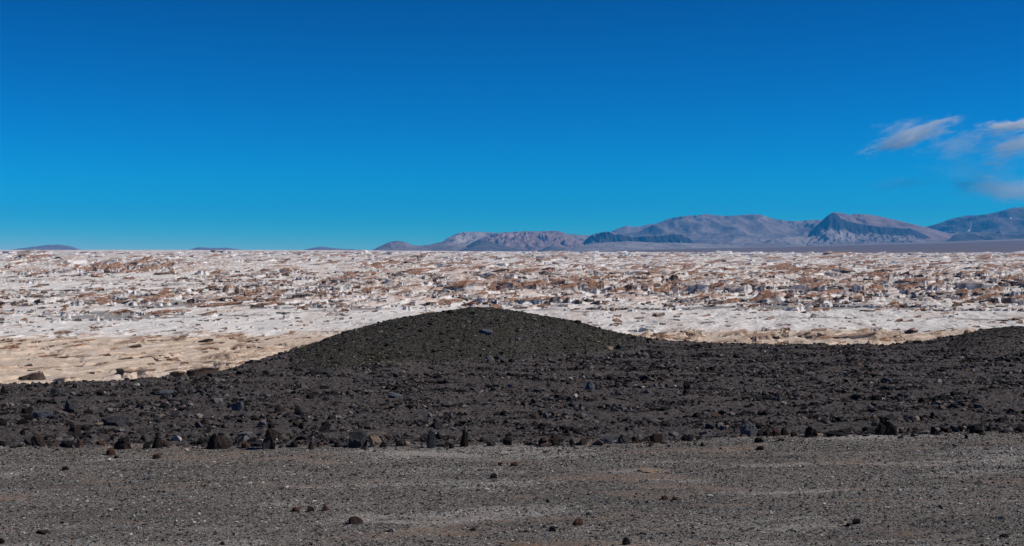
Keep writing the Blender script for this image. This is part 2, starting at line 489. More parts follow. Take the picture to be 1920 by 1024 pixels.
def merge(name, templates, idx, loc, scl, rotz, mat, smooth=False, attr_fn=None):
    """many small stones/outcrops merged into one mesh (only for what nobody could count)"""
    VV, QQ, TT, AA, II = [], [], [], [], []
    base = 0
    for k, (V, q, t, A) in enumerate(templates):
        s = np.nonzero(idx == k)[0]
        if not len(s): continue
        v = V[None] * scl[s][:, None, :]
        c, sn = np.cos(rotz[s])[:, None], np.sin(rotz[s])[:, None]
        x = v[..., 0] * c - v[..., 1] * sn; y = v[..., 0] * sn + v[..., 1] * c
        v = np.stack([x, y, v[..., 2]], -1) + loc[s][:, None, :]
        off = base + np.arange(len(s))[:, None, None] * len(V)
        VV.append(v.reshape(-1, 3))
        if q is not None and len(q): QQ.append((q[None] + off).reshape(-1, 4))
        if t is not None and len(t): TT.append((t[None] + off).reshape(-1, 3))
        AA.append(np.tile(A, len(s))); II.append(np.repeat(s, len(V)))
        base += len(s) * len(V)
    V = np.concatenate(VV); A = np.concatenate(AA); I = np.concatenate(II)
    return mesh_np(name, V, np.concatenate(QQ) if QQ else None, np.concatenate(TT) if TT else None, mat, smooth, attr_fn(V, A, I))

PUM = mat_pumice("pumice_rock", False)
def place_outcrops():
    T_lo = [outcrop_template(15, 100 + i, i % 3 != 0) for i in range(12)]
    T_hi = [outcrop_template(26, 200 + i, i % 3 != 0, 2) for i in range(14)]
    P = []   # px, py, width px, height px, form
    def scatter(n, x0, x1, y0, y1, wm, hm, clump=0.0, seed=0, ymul=None):
        r = np.random.default_rng(seed)
        m = 0
        while m < n:
            px = r.uniform(x0, x1); py = r.uniform(y0, y1)
            if ymul and r.random() > ymul(px, py): continue
            if clump and r.random() > np.clip(0.28 + 1.3 * clump * float(fbm(px / 75, py / 4.6 + px / 160, seed + 5, 3)), 0.01, 1): continue
            s = r.lognormal(0, 0.45)
            P.append((px, py, wm * s * r.uniform(0.7, 1.4), hm * s ** 0.8 * r.uniform(0.6, 1.35))); m += 1
    scatter(1150, 640, 2500, 517, 556, 10.5, 5.4, 2.5, 1)                 # the broken brown-capped band
    scatter(140, 900, 2400, 524, 545, 18, 8, 2.5, 2)
    scatter(600, 620, 2500, 550, 583, 9.5, 4.2, 2.5, 3)
    scatter(480, -600, 660, 545, 575, 10, 4.4, 3.0, 4)                   # scattered rows on the left
    scatter(260, -600, 660, 572, 606, 9, 4.4, 2.5, 5)
    scatter(160, 120, 420, 558, 572, 13, 5, 2.0, 15)
    scatter(240, -600, 700, 508, 522, 11, 4.5, 2.0, 6)
    scatter(420, 380, 700, 515, 556, 9, 4.4, 2.5, 16)
    scatter(160, 110, 330, 492, 513, 12, 7, 1.5, 7)                      # the dark formation
    scatter(1500, 640, 2500, 497, 518, 12, 3.6, 1.5, 8)
    scatter(2300, 640, 2500, 480, 500, 12, 2.7, 1.0, 9)
    scatter(1000, -600, 700, 480, 497, 11, 2.7, 1.5, 10)
    scatter(1500, -600, 2500, 473, 480, 11, 2.0, 0.5, 11)
    scatter(120, 700, 2500, 583, 612, 12, 3.5, 1.5, 12)
    scatter(420, -600, 620, 626, 702, 17, 3.0, 2.0, 13)                  # low ledges in the sand
    scatter(150, 1180, 2500, 619, 648, 20, 7, 1.5, 14)
    scatter(1500, -500, 700, 512, 562, 6.0, 2.1, 2.0, 31)                 # small knobs on the white ground
    scatter(750, -500, 640, 562, 630, 6.0, 1.9, 2.0, 32)
    scatter(550, 620, 2400, 574, 622, 6.5, 1.9, 2.0, 33)
    scatter(900, 600, 2400, 512, 575, 6.0, 2.4, 0.5, 34)
    big = [(380, 706, 38, 15), (333, 709, 26, 9), (420, 692, 30, 12), (60, 711, 30, 12), (125, 713, 44, 10), (255, 705, 70, 14), (405, 672, 46, 14),
           (440, 665, 26, 9), (238, 645, 40, 12), (250, 652, 20, 9), (80, 655, 16, 7), (62, 645, 14, 8), (110, 668, 20, 6), (460, 640, 26, 8), (440, 655, 16, 6),
           (525, 648, 22, 7), (385, 640, 26, 7),
           (1205, 634, 26, 14), (1300, 632, 24, 12), (1380, 628, 34, 12), (1420, 636, 40, 12), (1469, 633, 16, 12), (1470, 645, 14, 8), (1500, 632, 32, 12),
           (1550, 633, 28, 10), (1590, 634, 54, 13), (1660, 633, 60, 14), (1700, 640, 40, 8), (1755, 628, 24, 8), (1285, 643, 30, 8), (1360, 643, 36, 8),
           (870, 546, 52, 20), (955, 547, 46, 22), (1000, 545, 40, 18), (1050, 546, 44, 18), (1085, 545, 40, 19), (1120, 546, 40, 20), (1160, 548, 34, 14),
           (1205, 545, 40, 16), (1240, 548, 36, 17), (1010, 568, 44, 12), (1045, 568, 34, 12), (960, 568, 34, 11), (1290, 546, 34, 14), (1330, 542, 44, 15),
           (700, 544, 30, 9), (650, 530, 26, 14), (735, 560, 30, 10), (840, 572, 50, 14), (1400, 545, 44, 14), (1440, 560, 36, 12), (1520, 545, 50, 16), (1560, 552, 40, 13),
           (1700, 550, 34, 16), (1640, 548, 40, 14), (1760, 545, 40, 12), (1850, 566, 44, 16), (1900, 565, 50, 16), (1800, 555, 40, 14), (1330, 560, 90, 8),
           (160, 511, 50, 12), (140, 511, 26, 8), (195, 508, 20, 9), (230, 505, 50, 12), (285, 505, 62, 15), (312, 503, 26, 14), (60, 520, 26, 10), (20, 508, 18, 9),
           (115, 585, 14, 10), (125, 600, 12, 12), (45, 605, 16, 9), (180, 602, 12, 9), (222, 588, 30, 8), (330, 588, 60, 8), (280, 590, 50, 8), (400, 575, 60, 9), (450, 565, 50, 9),
           (565, 580, 14, 8), (520, 555, 18, 10), (600, 556, 26, 10)]
    rr_ = np.random.default_rng(77)
    rows = [(860, 1330, 547, 14), (880, 1010, 569, 8), (1000, 1110, 569, 10), (1120, 1420, 553, 9), (1380, 1650, 546, 12), (1640, 1930, 537, 10), (1650, 1800, 521, 6), (1560, 1930, 556, 9),
            (690, 880, 534, 7), (640, 760, 547, 7), (1250, 1620, 566, 6), (1840, 1930, 568, 12), (-20, 95, 514, 6), (555, 650, 553, 7), (350, 495, 569, 6), (245, 340, 589, 6), (100, 255, 601, 5),
            (440, 720, 513, 5), (-20, 70, 606, 5), (120, 215, 512, 9), (225, 325, 508, 11), (-20, 120, 586, 6), (660, 900, 556, 6), (1480, 1760, 576, 5), (1100, 1300, 581, 5), (1700, 1930, 583, 5), (760, 860, 522, 5)]
    for k in range(26):
        a0 = rr_.uniform(600, 2300); y0 = rr_.uniform(512, 578)
        rows.append((a0, a0 + rr_.uniform(60, 260), y0, rr_.uniform(3.5, 7.5)))
    ROWS = []
    for (a0, a1, y0, hh) in rows:
        q = a0
        while q < a1:
            ww = hh * rr_.uniform(0.75, 1.7) + 2
            ROWS.append((q + ww / 2, y0 + 1.8 * float(noise(q / 40, y0, 88)) + rr_.uniform(-0.6, 0.6), ww, hh * rr_.uniform(0.55, 1.15)))
            q += ww * rr_.uniform(0.55, 1.15) + (rr_.uniform(4, 16) if rr_.random() < 0.12 else 0)
    P += ROWS
    P += big
    A = np.array(P)
    n = len(A); nbig0 = n - len(big); nrow0 = nbig0 - len(ROWS)
    px, py = A[:, 0], A[:, 1]
    Y = (HC - FZ) * F / np.maximum(py - HY, 2.2)
    # the far field is tilted a little: solve the depth where the sheet really shows at this row
    for _ in range(6):
        x = (px - 960) / F * Y
        z = field_z(x, Y)
        Y = np.clip(Y * 0.5 + 0.5 * (HC - z) * F / np.maximum(py - HY, 2.2), 100, 6300)
    x = (px - 960) / F * Y
    z = field_z(x, Y)
    r = np.random.default_rng(5)
    W = A[:, 2] / F * Y * 0.5; H = A[:, 3] / F * Y
    L = W * r.uniform(1.0, 1.9, n)
    # ground slant makes the depth axis count too
    rot = np.where(r.random(n) < 0.75, r.normal(0.75, 0.4, n), r.uniform(0, 6.28, n))
    scl = np.stack([L, W * r.uniform(0.7, 1.2, n), H], 1)
    loc = np.stack([x, Y, z - 0.03 * H], 1)
    beige, _, _ = zone_attrs(x, Y)
    far = (py < 512) | (py > 612)
    form = r.integers(0, 12, n); form = np.where(far & (form % 3 == 0), form + 1, form)
    inrow = (np.arange(n) >= nrow0) & (np.arange(n) < nbig0)
    block = form % 3 == 0
    rot = np.where(inrow, r.normal(-1.0, 0.6, n), rot); scl[:, 0] *= np.where(inrow, 1.35, 1.0)
    brn = np.where(block, r.uniform(0.12, 0.5, n), r.uniform(0.25, 1.0, n))
    brn = np.where(inrow, r.uniform(0.18, 0.55, n), brn)
    brn[nbig0:] = np.maximum(brn[nbig0:], 0.5)
    brn = np.where(py < 502, r.uniform(0.1, 0.62, n), brn)
    brn = np.clip(brn - 0.25 * beige - 0.25 * sstep(580, 600, py) * (1 - beige), 0.08, 1)
    scl[:, 2] *= np.where(block & (py > 512) & (py < 580), 0.9, 0.9)
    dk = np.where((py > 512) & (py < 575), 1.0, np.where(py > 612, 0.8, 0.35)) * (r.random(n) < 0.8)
    crust = (r.random(n) < np.where(py < 512, 0.08, 0.30)).astype(float)  # whole walls coloured near black in place of deep shade, partly varnish
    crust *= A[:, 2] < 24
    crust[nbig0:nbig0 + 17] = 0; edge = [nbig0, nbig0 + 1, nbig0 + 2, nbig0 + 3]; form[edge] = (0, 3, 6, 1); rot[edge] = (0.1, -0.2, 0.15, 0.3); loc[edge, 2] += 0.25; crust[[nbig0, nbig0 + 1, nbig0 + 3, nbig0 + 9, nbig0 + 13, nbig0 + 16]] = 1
    size = A[:, 2] * A[:, 3]
    size[nbig0:] += 1e5
    inview = (px > -10) & (px < 1930) & ~((px > 430) & (px < 1215) & (py > np.interp(px, *zip(*SIL)) - 2))
    order = np.argsort(-np.where(inview, size, 0))
    chosen = order[:290]
    mask = np.ones(n, bool); mask[chosen] = False
    rest = np.nonzero(mask)[0]
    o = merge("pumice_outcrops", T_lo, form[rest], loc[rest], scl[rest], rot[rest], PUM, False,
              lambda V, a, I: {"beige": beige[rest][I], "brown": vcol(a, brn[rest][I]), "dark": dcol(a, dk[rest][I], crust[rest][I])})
    tag(o, "countless small brown capped pumice outcrops spread across the white field", "pumice outcrops", kind="stuff")
    return T_hi, chosen, px, py, loc, scl, rot, beige, brn, r, A, form, crust
OUTC = place_outcrops()

def place_outcrop_things():
    T, chosen, px, py, loc, scl, rot, beige, brn, r, A, shape_id, crust = OUTC
    meshes = {}
    for c in chosen:
        k = int(shape_id[c]); bz = int(beige[c] > 0.5); vn = int(np.digitize(brn[c], (0.38, 0.7)))
        cr = int(crust[c]); key = (k, bz, vn, cr)
        if key not in meshes:
            V, q, t, a = T[k]
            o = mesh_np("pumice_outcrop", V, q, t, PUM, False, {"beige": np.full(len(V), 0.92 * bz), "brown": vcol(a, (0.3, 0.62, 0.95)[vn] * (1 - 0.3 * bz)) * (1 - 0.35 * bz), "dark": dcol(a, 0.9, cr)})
            meshes[key] = o.data
        else:
            o = bpy.data.objects.new("pumice_outcrop", meshes[key]); COL.objects.link(o)
        o.location = loc[c]; o.rotation_euler = (0, 0, rot[c]); o.scale = scl[c]
        X_, Y_, W_, H_ = px[c], py[c], A[c, 2], A[c, 3]
        size = "big" if W_ > 36 else ("mid sized" if W_ > 20 else "small")
        form = "tall" if H_ > 0.6 * W_ else ("low" if H_ < 0.32 * W_ else "blocky")
        colr = ("tan", "sandy") [int(vn == 0)] if bz else ("white", "brown capped", "dark brown capped")[vn]
        if cr: colr = "dark faced"
        if Y_ > 612:
            where = "in the beige sand behind the black gravel edge" if X_ < 640 else "in the beige sand strip beside the mound's right foot"
        elif Y_ > 575: where = "on the smooth white sand behind the beige strip"
        elif Y_ > 540: where = "in the front of the broken band"
        elif Y_ > 515: where = "in the dense broken band"
        elif Y_ > 497: where = "behind the broken band"
        else: where = "on the distant white field"
        side = ("left of the mound, by the photo's edge", "left of the mound", "over the mound's left shoulder", "over the mound's crest", "over the mound's right flank",
                "right of the mound", "below the tilted mesa", "near the right photo edge")[int(np.clip(X_ // 240, 0, 7))]
        if Y_ > 612: side = ""
        lab = " ".join(f"{size} {form} {colr} pumice outcrop {where} {side}".replace(",", "").split()[:16])
        tag(o, lab, "pumice outcrop", "pumice outcrops standing in the white field")
place_outcrop_things()

# ------------------------------------------------------------------ loose stones
def pebble_template(seed, n=8, flat=0.7):
    r = random.Random(seed)
    bm = bmesh.new()
    for i in range(n):
        a = Vector((r.gauss(0, 1), r.gauss(0, 1), r.gauss(0, 1))).normalized() * r.uniform(0.75, 1.1)
        bm.verts.new((a.x, a.y, a.z * flat + 0.25))
    res = bmesh.ops.convex_hull(bm, input=bm.verts)
    bmesh.ops.delete(bm, geom=list({g for g in res["geom_interior"] if isinstance(g, bmesh.types.BMVert)} | {g for g in res["geom_unused"] if isinstance(g, bmesh.types.BMVert)}), context='VERTS')
    bmesh.ops.triangulate(bm, faces=bm.faces)
    bm.verts.ensure_lookup_table(); bm.verts.index_update()
    V = np.array([v.co[:] for v in bm.verts]); t = np.array([[v.index for v in f.verts] for f in bm.faces])
    bm.free()
    return V, None, t, np.zeros(len(V))

PEB = [pebble_template(i, 7 + i % 3) for i in range(10)]
ROC = [pebble_template(50 + i, 12 + i % 5, 0.8) for i in range(12)]

def scatter_ground(n, Y0, Y1, seed, keep):
    """uniform over the ground seen between two depths (with a wide margin at the sides)"""
    r = np.random.default_rng(seed)
    n = int(n * 1.45)
    Y = r.uniform(Y0, Y1, n); Y = Y[r.random(n) < (0.375 * Y + 4.0) / (0.375 * Y1 + 4.0)]
    hw = 0.375 * Y + 4.0
    x = r.uniform(-1, 1, len(Y)) * hw; px = x / Y * F + 960
    out = np.clip((np.abs(x) - (hw - 4.0)) / 4.0, 0, 1)
    ok = r.random(len(Y)) > out * out
    x, Y, px = x[ok], Y[ok], px[ok]
    z, lava, mound, t, over = dark_z(x, Y, True)
    k = keep(px, x, Y, lava, mound, t, over, r)
    return x[k], Y[k], z[k], px[k], r

def stones(name, T, n, Y0, Y1, seed, size, mat, keep, label, tones=None):
    x, Y, z, px, r = scatter_ground(n, Y0, Y1, seed, keep)
    m = len(x)
    s = size(r, m, x, Y)
    scl = np.stack([s * r.uniform(0.7, 1.4, m), s * r.uniform(0.7, 1.4, m), s * r.uniform(0.45, 1.15, m)], 1)
    tone = r.random(m) if tones is None else tones(r, m, x, Y)
    o = merge(name, T, r.integers(0, len(T), m), np.stack([x, Y, z - 0.1 * s], 1), scl, r.uniform(0, 6.28, m), mat, False,
              lambda V, a, I: {"tone": tone[I]})
    tag(o, label, "gravel", kind="stuff")

M_PEB = mat_rubble("pebbles", [(0.0, (0.02, 0.017, 0.015)), (0.2, (0.056, 0.05, 0.044)), (0.45, (0.125, 0.112, 0.10)), (0.66, (0.25, 0.228, 0.206)), (0.76, (0.43, 0.40, 0.365)), (0.84, (0.54, 0.51, 0.47)), (0.86, (0.30, 0.18, 0.12)), (0.94, (0.24, 0.12, 0.085)), (0.955, (0.7, 0.67, 0.63)), (1.0, (0.82, 0.8, 0.76))])
M_RUB = mat_rubble("lava_stones", [(0.0, (0.006, 0.0055, 0.0055)), (0.33, (0.024, 0.021, 0.0205)), (0.66, (0.092, 0.081, 0.079)), (0.88, (0.17, 0.15, 0.147)), (0.92, (0.075, 0.045, 0.035)), (0.975, (0.12, 0.085, 0.07)), (0.993, (0.22, 0.19, 0.155)), (1.0, (0.55, 0.5, 0.43))], 0.08, 0.9)
M_MND = mat_rubble("mound_stones", [(0.0, (0.008, 0.0075, 0.006)), (0.36, (0.032, 0.029, 0.0245)), (0.7, (0.098, 0.091, 0.077)), (0.95, (0.18, 0.166, 0.138)), (1.0, (0.26, 0.23, 0.18))], 0.08, 0.9)

def patchy(x, Y, seed, a, b):
    return sstep(a, b, fbm(x * 0.9, Y * 1.6, seed, 4))

stones("track_pebbles", PEB, 400000, 9.6, 17.9, 31, lambda r, m, x, Y: np.clip(r.lognormal(math.log(0.0056), 0.52, m), 0.0028, 0.026), M_PEB,
       lambda px, x, Y, lava, mound, t, over, r: (lava < 0.5) & (r.random(len(x)) > 0.88 * sand_patch(x, Y)[0]),
       "pale and dark grey pebbles covering the gravel track",
       lambda r, m, x, Y: np.clip(r.random(m) * (0.80 + 0.10 * sstep(-0.2, 0.35, fbm(x * 0.45 + Y * 0.2, Y * 2.6 - x * 0.35, 90, 4))) + 0.13 * sand_patch(x, Y)[1], 0, 1))
stones("lava_rubble", ROC[:8], 330000, 15.5, 33.5, 32, lambda r, m, x, Y: np.clip(r.lognormal(math.log(0.0125), 0.62, m) * (0.8 + 0.7 * patchy(x, Y, 91, 0.0, 0.3)), 0.006, 0.08), M_RUB,
       lambda px, x, Y, lava, mound, t, over, r: (mound < 0.5) & (over < 0.8) & (r.random(len(px)) < np.where(lava > 0.6, np.maximum(0.16 + 0.84 * patchy(x, Y, 91, -0.15, 0.3), sstep(0.7, 0.2, Y - row_depth(x))), 0.16 * sstep(-0.9, 0.1, Y - row_depth(x)) ** 2 + 0.012)),
       "black volcanic rubble covering the ground behind the stone row")
stones("mound_rubble", PEB, 260000, 24.5, 34, 33, lambda r, m, x, Y: np.clip(r.lognormal(math.log(0.0098), 0.62, m), 0.005, 0.07), M_MND,
       lambda px, x, Y, lava, mound, t, over, r: (mound > 0.4) & (over < 0.8) & (px > 400),
       "small olive black stones covering the gravel mound")

# ------------------------------------------------------------------ single lava rocks
ROCK_M = {
    "black": mat_rock("black_lava", (0.006, 0.005, 0.005), (0.018, 0.0155, 0.0145), (0.042, 0.037, 0.035)),
    "brown": mat_rock("brown_lava", (0.016, 0.011, 0.009), (0.045, 0.031, 0.025), (0.085, 0.062, 0.05)),
    "rust red": mat_rock("rust_lava", (0.03, 0.013, 0.009), (0.085, 0.04, 0.03), (0.15, 0.085, 0.065)),
    "blue grey": mat_rock("slate_lava", (0.045, 0.047, 0.054), (0.09, 0.094, 0.107), (0.14, 0.145, 0.16), 0.2, 0.6),
    "tan": mat_rock("tan_pumice", (0.16, 0.11, 0.075), (0.30, 0.22, 0.155), (0.44, 0.35, 0.26)),
    "dark grey": mat_rock("grey_lava", (0.016, 0.016, 0.017), (0.05, 0.049, 0.05), (0.095, 0.093, 0.094), 0.15, 0.8),
}

def rock_mesh(seed, form, mat):
    """unit rock: x,y in -1..1, z 0..1 above its bed; angular lava block"""
    r = random.Random(seed)
    bm = bmesh.new()
    n = {"boulder": 20, "wedge": 14, "spike": 12, "slab": 14, "flat": 16, "jagged": 17}[form]
    for i in range(n):
        a = Vector((r.gauss(0, 1), r.gauss(0, 1), r.gauss(0, 1))).normalized() * r.uniform(0.82, 1.12)
        x, y, z = a
        z = (z + 1) / 2
        if form == "wedge": z *= 0.35 + 0.65 * max(0, 1 - abs(x + 0.25) * 0.75); 
        if form == "spike": w = 1 - 0.8 * max(0, z); x = x * w + 0.25 * z; y *= w
        if form == "slab": y *= 0.55; x += 0.3 * (z - 0.5)
        if form == "flat": z *= 0.8
        bm.verts.new((x, y, z))
    if form == "wedge":
        for k in range(4): bm.verts.new((-0.3 + r.uniform(-0.45, 0.55), r.uniform(-0.6, 0.6), r.uniform(0.72, 1.05)))
        bm.verts.new((r.uniform(0.6, 0.9), r.uniform(-.4, .2), r.uniform(0.3, 0.6)))
    if form == "spike":
        for k in range(4): bm.verts.new((0.2 + r.uniform(-0.45, 0.35), r.uniform(-0.5, 0.4), r.uniform(0.7, 1.08)))
        bm.verts.new((-0.9, 0, r.uniform(0.1, 0.5))); bm.verts.new((0.9, 0.1, r.uniform(0.1, 0.4)))
    for k in range(6):
        an = k / 6 * 6.28 + r.uniform(-.3, .3); q = 0.85 if form != "slab" else 0.8
        bm.verts.new((q * math.cos(an), q * math.sin(an) * (0.55 if form == "slab" else 1), -0.25))
    res = bmesh.ops.convex_hull(bm, input=bm.verts)
    dead = {g for g in list(res["geom_interior"]) + list(res["geom_unused"]) if isinstance(g, bmesh.types.BMVert)}
    bmesh.ops.delete(bm, geom=list(dead), context='VERTS')
    bmesh.ops.triangulate(bm, faces=bm.faces)
    bmesh.ops.subdivide_edges(bm, edges=bm.edges, cuts=2, use_grid_fill=True)
    bmesh.ops.triangulate(bm, faces=bm.faces)
    amp = {"jagged": 0.15, "slab": 0.07, "flat": 0.09}.get(form, 0.11)
    P = np.array([v.co[:] for v in bm.verts])
    d = fbm(P[:, 0] * 2.2 + seed, P[:, 1] * 2.2 + P[:, 2] * 3.1, seed % 997, 3, 0.6)
    for v, q in zip(bm.verts, d):
        nrm = v.normal if v.normal.length else Vector((0, 0, 1))
        v.co += nrm * (amp * float(q) * 1.6 + r.uniform(-0.02, 0.02))
    me = bpy.data.meshes.new("lava_rock"); bm.to_mesh(me); bm.free()
    me.materials.append(mat)
    return me

def ground_at(px, py):
    """where the sight line through (px, py) meets the dark ground"""
    Y = np.linspace(8, 36, 2800)
    x = (px - 960) / F * Y
    z = dark_z(x, Y); ray = HC - (py - HY) / F * Y
    h = np.nonzero(z >= ray)[0]
    i = h[0] if len(h) else int(np.argmin(ray - z))
    return x[i], Y[i], z[i]

MESH_CACHE = {}
def add_rock(px0, px1, y0, y1, form, tone, label=None, group=None, cat="rock", seed=None, rot=None, lift=0.0, depth_ratio=0.8, tilt=0.0, name="lava_rock", base_y=None, proto=None):
    cx = (px0 + px1) / 2
    x, Y, z = ground_at(cx, base_y or y1)
    w = (px1 - px0) / F * Y; h = (y1 - y0) / F * Y
    seed = seed if seed is not None else int(px0 * 31 + y0 * 7)
    key = (form, tone, proto if proto is not None else seed)
    if key not in MESH_CACHE: MESH_CACHE[key] = rock_mesh(key[2] if proto is None else proto * 13 + 5, form, ROCK_M[tone])
    o = bpy.data.objects.new(name, MESH_CACHE[key]); COL.objects.link(o)
    o.location = (x, Y + 0.3 * w * depth_ratio, z + lift / F * Y - (0.02 if lift else 0.09) * h)
    o.scale = (w / 2, w / 2 * depth_ratio, h * (1 if lift else 1.08))
    o.rotation_euler = (0, tilt, rot if rot is not None else (random.Random(seed).uniform(-0.5, 0.5)))
    tag(o, label, cat, group)
    return o

ROW = "stones lining the far edge of the gravel track"
row = [
 (-4, 9, 825, 838, "boulder", "black", "black block at the left end of the stone row"),
 (28, 43, 832, 839, "flat", "black", "low black stone lying before the brown boulder, left end of the row"),
 (52, 85, 814, 838, "wedge", "brown", "broad brown black boulder, leftmost big stone of the row"),
 (81, 90, 817, 826, "spike", "black", "small black spike behind the right side of the broad brown boulder"),
 (107, 148, 826, 840, "jagged", "black", "wide low jagged black stone in the row left of a reddish one"),
 (141, 156, 823, 838, "wedge", "rust red", "upright reddish stone touching the wide low black one"),
 (178, 196, 826, 837, "boulder", "rust red", "small reddish tan stone standing alone in the row"),
 (206, 214, 816, 825, "boulder", "black", "tiny black stone beside the left end of the leaning slab"),
 (210, 249, 827, 843, "boulder", "brown", "rounded brown boulder carrying a thin black slab"),
 (198, 217, 841, 854, "jagged", "rust red", "reddish stone on the track just in front of the slab topped boulder"),
 (211, 223, 853, 860, "flat", "black", "small black stone on the track below the reddish one"),
 (267, 285, 829, 842, "wedge", "black", "black wedge stone left of the spiky stone group"),
 (281, 303, 813, 841, "spike", "black", "tall spiky black stone with two points in the row"),
 (294, 319, 825, 839, "wedge", "brown", "reddish brown stone leaning against the spiky black one"),
 (284, 301, 851, 861, "jagged", "rust red", "reddish clod on the track below the spiky stones"),
 (355, 372, 825, 834, "flat", "black", "flat black stone left of the tall peaked boulder"),
 (368, 385, 824, 834, "jagged", "black", "jagged dark stone touching the tall peaked boulder's shadow"),
 (386, 414, 813, 843, "spike", "black", "tall peaked boulder with a black shaded left face"),
 (404, 430, 816, 842, "wedge", "brown", "brown boulder joined to the right of the peaked one"),
 (439, 451, 825, 832, "flat", "black", "small flat black stone behind the row, right of the peaked boulder"),
 (451, 466, 829, 841, "jagged", "rust red", "small reddish stone left of the capped cairn"),
 (541, 561, 826, 839, "wedge", "black", "black wedge stone right of the capped cairn"),
 (575, 590, 827, 843, "spike", "brown", "small pointed brown stone between two low black stones"),
 (592, 608, 829, 840, "wedge", "rust red", "small reddish wedge right of the pointed brown stone"),
 (625, 639, 828, 839, "wedge", "black", "small black wedge stone left of the largest dark boulder"),
 (646, 693, 807, 839, "boulder", "dark grey", "largest dark boulder of the row with a black rounded left face"),
 (689, 716, 817, 837, "boulder", "tan", "tan rock beside the largest dark boulder"),
 (711, 726, 828, 839, "wedge", "black", "small black stone right of the tan rock"),
 (741, 761, 826, 837, "boulder", "black", "black half of the low two toned pair"),
 (756, 773, 827, 837, "wedge", "tan", "tan half of the low two toned pair"),
 (799, 817, 805, 841, "slab", "dark grey", "upright grey slab standing like a post in the row"),
 (815, 830, 811, 823, "wedge", "black", "black stone just behind the upright grey slab"),
 (815, 843, 831, 839, "flat", "black", "long flat dark stone at the foot of the upright slab"),
 (841, 853, 831, 841, "boulder", "brown", "small brown stone between the upright slab and the thin spike"),
 (860, 879, 807, 838, "spike", "black", "thin black spike stone right of the upright slab"),
 (911, 930, 826, 837, "boulder", "dark grey", "low grey stone right of the thin black spike"),
 (942, 961, 819, 835, "jagged", "black", "jagged black stone midway along the row"),
 (984, 1011, 825, 835, "flat", "dark grey", "long low grey stone left of the round brown pair"),
 (1009, 1026, 821, 835, "boulder", "brown", "round brown stone left of the larger rusty block"),
 (1027, 1056, 815, 836, "jagged", "brown", "larger rusty brown block with overhanging left top"),
 (1067, 1077, 824, 835, "wedge", "black", "tiny black wedge right of the rusty brown block"),
 (1084, 1103, 821, 836, "boulder", "brown", "dark brown stone left of the pale lavender block"),
 (1121, 1154, 816, 833, "slab", "blue grey", "pale lavender grey block with a flat lit face"),
 (1157, 1183, 815, 832, "wedge", "dark grey", "dark wedge touching the right side of the lavender block"),
 (1183, 1199, 817, 831, "boulder", "brown", "small brown stone right of the dark wedge"),
 (1219, 1245, 812, 831, "boulder", "brown", "rounded grey brown stone with a shadowed right side"),
 (1277, 1297, 816, 827, "jagged", "black", "low black stone where the row bends away"),
 (1305, 1317, 819, 824, "flat", "black", "tiny flat black stone right of the row's bend"),
 (1337, 1368, 811, 819, "flat", "dark grey", "long low grey stone left of the blue grey boulder"),
 (1389, 1419, 792, 818, "boulder", "blue grey", "blue grey boulder, tallest stone right of the row's bend"),
 (1416, 1431, 807, 819, "boulder", "black", "black stone touching the right foot of the blue grey boulder"),
 (1431, 1448, 805, 817, "boulder", "brown", "brown round stone second right of the blue grey boulder"),
 (1447, 1467, 805, 817, "jagged", "rust red", "red stone third right of the blue grey boulder"),
 (1464, 1479, 802, 817, "wedge", "black", "black wedge right of the red stone"),
 (1481, 1496, 810, 818, "wedge", "black", "low black wedge left of the red shouldered block"),
 (1509, 1530, 799, 819, "jagged", "black", "tall black block with a red stone at its right"),
 (1525, 1538, 806, 819, "boulder", "rust red", "red stone at the right of the tall black block"),
 (1547, 1597, 808, 818, "flat", "black", "longest flattest black stone of the row"),
 (1743, 1764, 801, 816, "wedge", "black", "black wedge standing alone right of the slab pile"),
 (1775, 1787, 804, 812, "wedge", "rust red", "tiny reddish wedge in the row's right part"),
 (1796, 1812, 798, 809, "wedge", "black", "small black wedge left of the wide black stone"),
 (1819, 1854, 797, 813, "jagged", "black", "wide black stone near the row's right end"),
 (1849, 1864, 794, 809, "spike", "brown", "small brown peak behind the wide black stone"),
 (1874, 1894, 802, 812, "boulder", "dark grey", "low grey stone between the wide black stone and the last one"),
 (1904, 1926, 795, 812, "boulder", "black", "last black boulder at the row's right end"),
]
for (a, b, c, d, form, tone, lab) in row:
    add_rock(a, b, c, d, form, tone, lab, ROW, name="lava_rock", depth_ratio=0.5 if form == "slab" else 0.8)
# cairns and leaned slabs
add_rock(217, 244, 816, 829, "flat", "black", "thin black slab resting tilted on the rounded brown boulder", ROW, base_y=843, lift=13, tilt=-0.12)
add_rock(489, 507, 814, 843, "slab", "dark grey", "dark leaning slab, left leg of the capped cairn", ROW, rot=0.3, tilt=0.18, seed=901)
add_rock(499, 518, 812, 843, "slab", "brown", "brown leaning slab, right leg of the capped cairn", ROW, rot=-0.4, tilt=-0.16, seed=902)
add_rock(492, 518, 800, 817, "flat", "brown", "wedge shaped brown cap stone lying on top of the cairn", ROW, base_y=843, lift=27, rot=0.2, tilt=0.1, seed=903)
add_rock(1638, 1664, 787, 816, "slab", "black", "black leaning slab on the left of the slab pile", ROW, rot=0.3, tilt=0.25, seed=904)
add_rock(1655, 1686, 789, 816, "wedge", "brown", "brown sloping stone on the right of the slab pile", ROW, rot=-0.2, seed=905)
add_rock(1646, 1664, 784, 815, "spike", "black", "pointed black stone in the middle of the slab pile", ROW, seed=906)
add_rock(1633, 1648, 788, 797, "wedge", "dark grey", "small grey stone perched on the slab pile's left top", ROW, base_y=816, lift=19, seed=907)

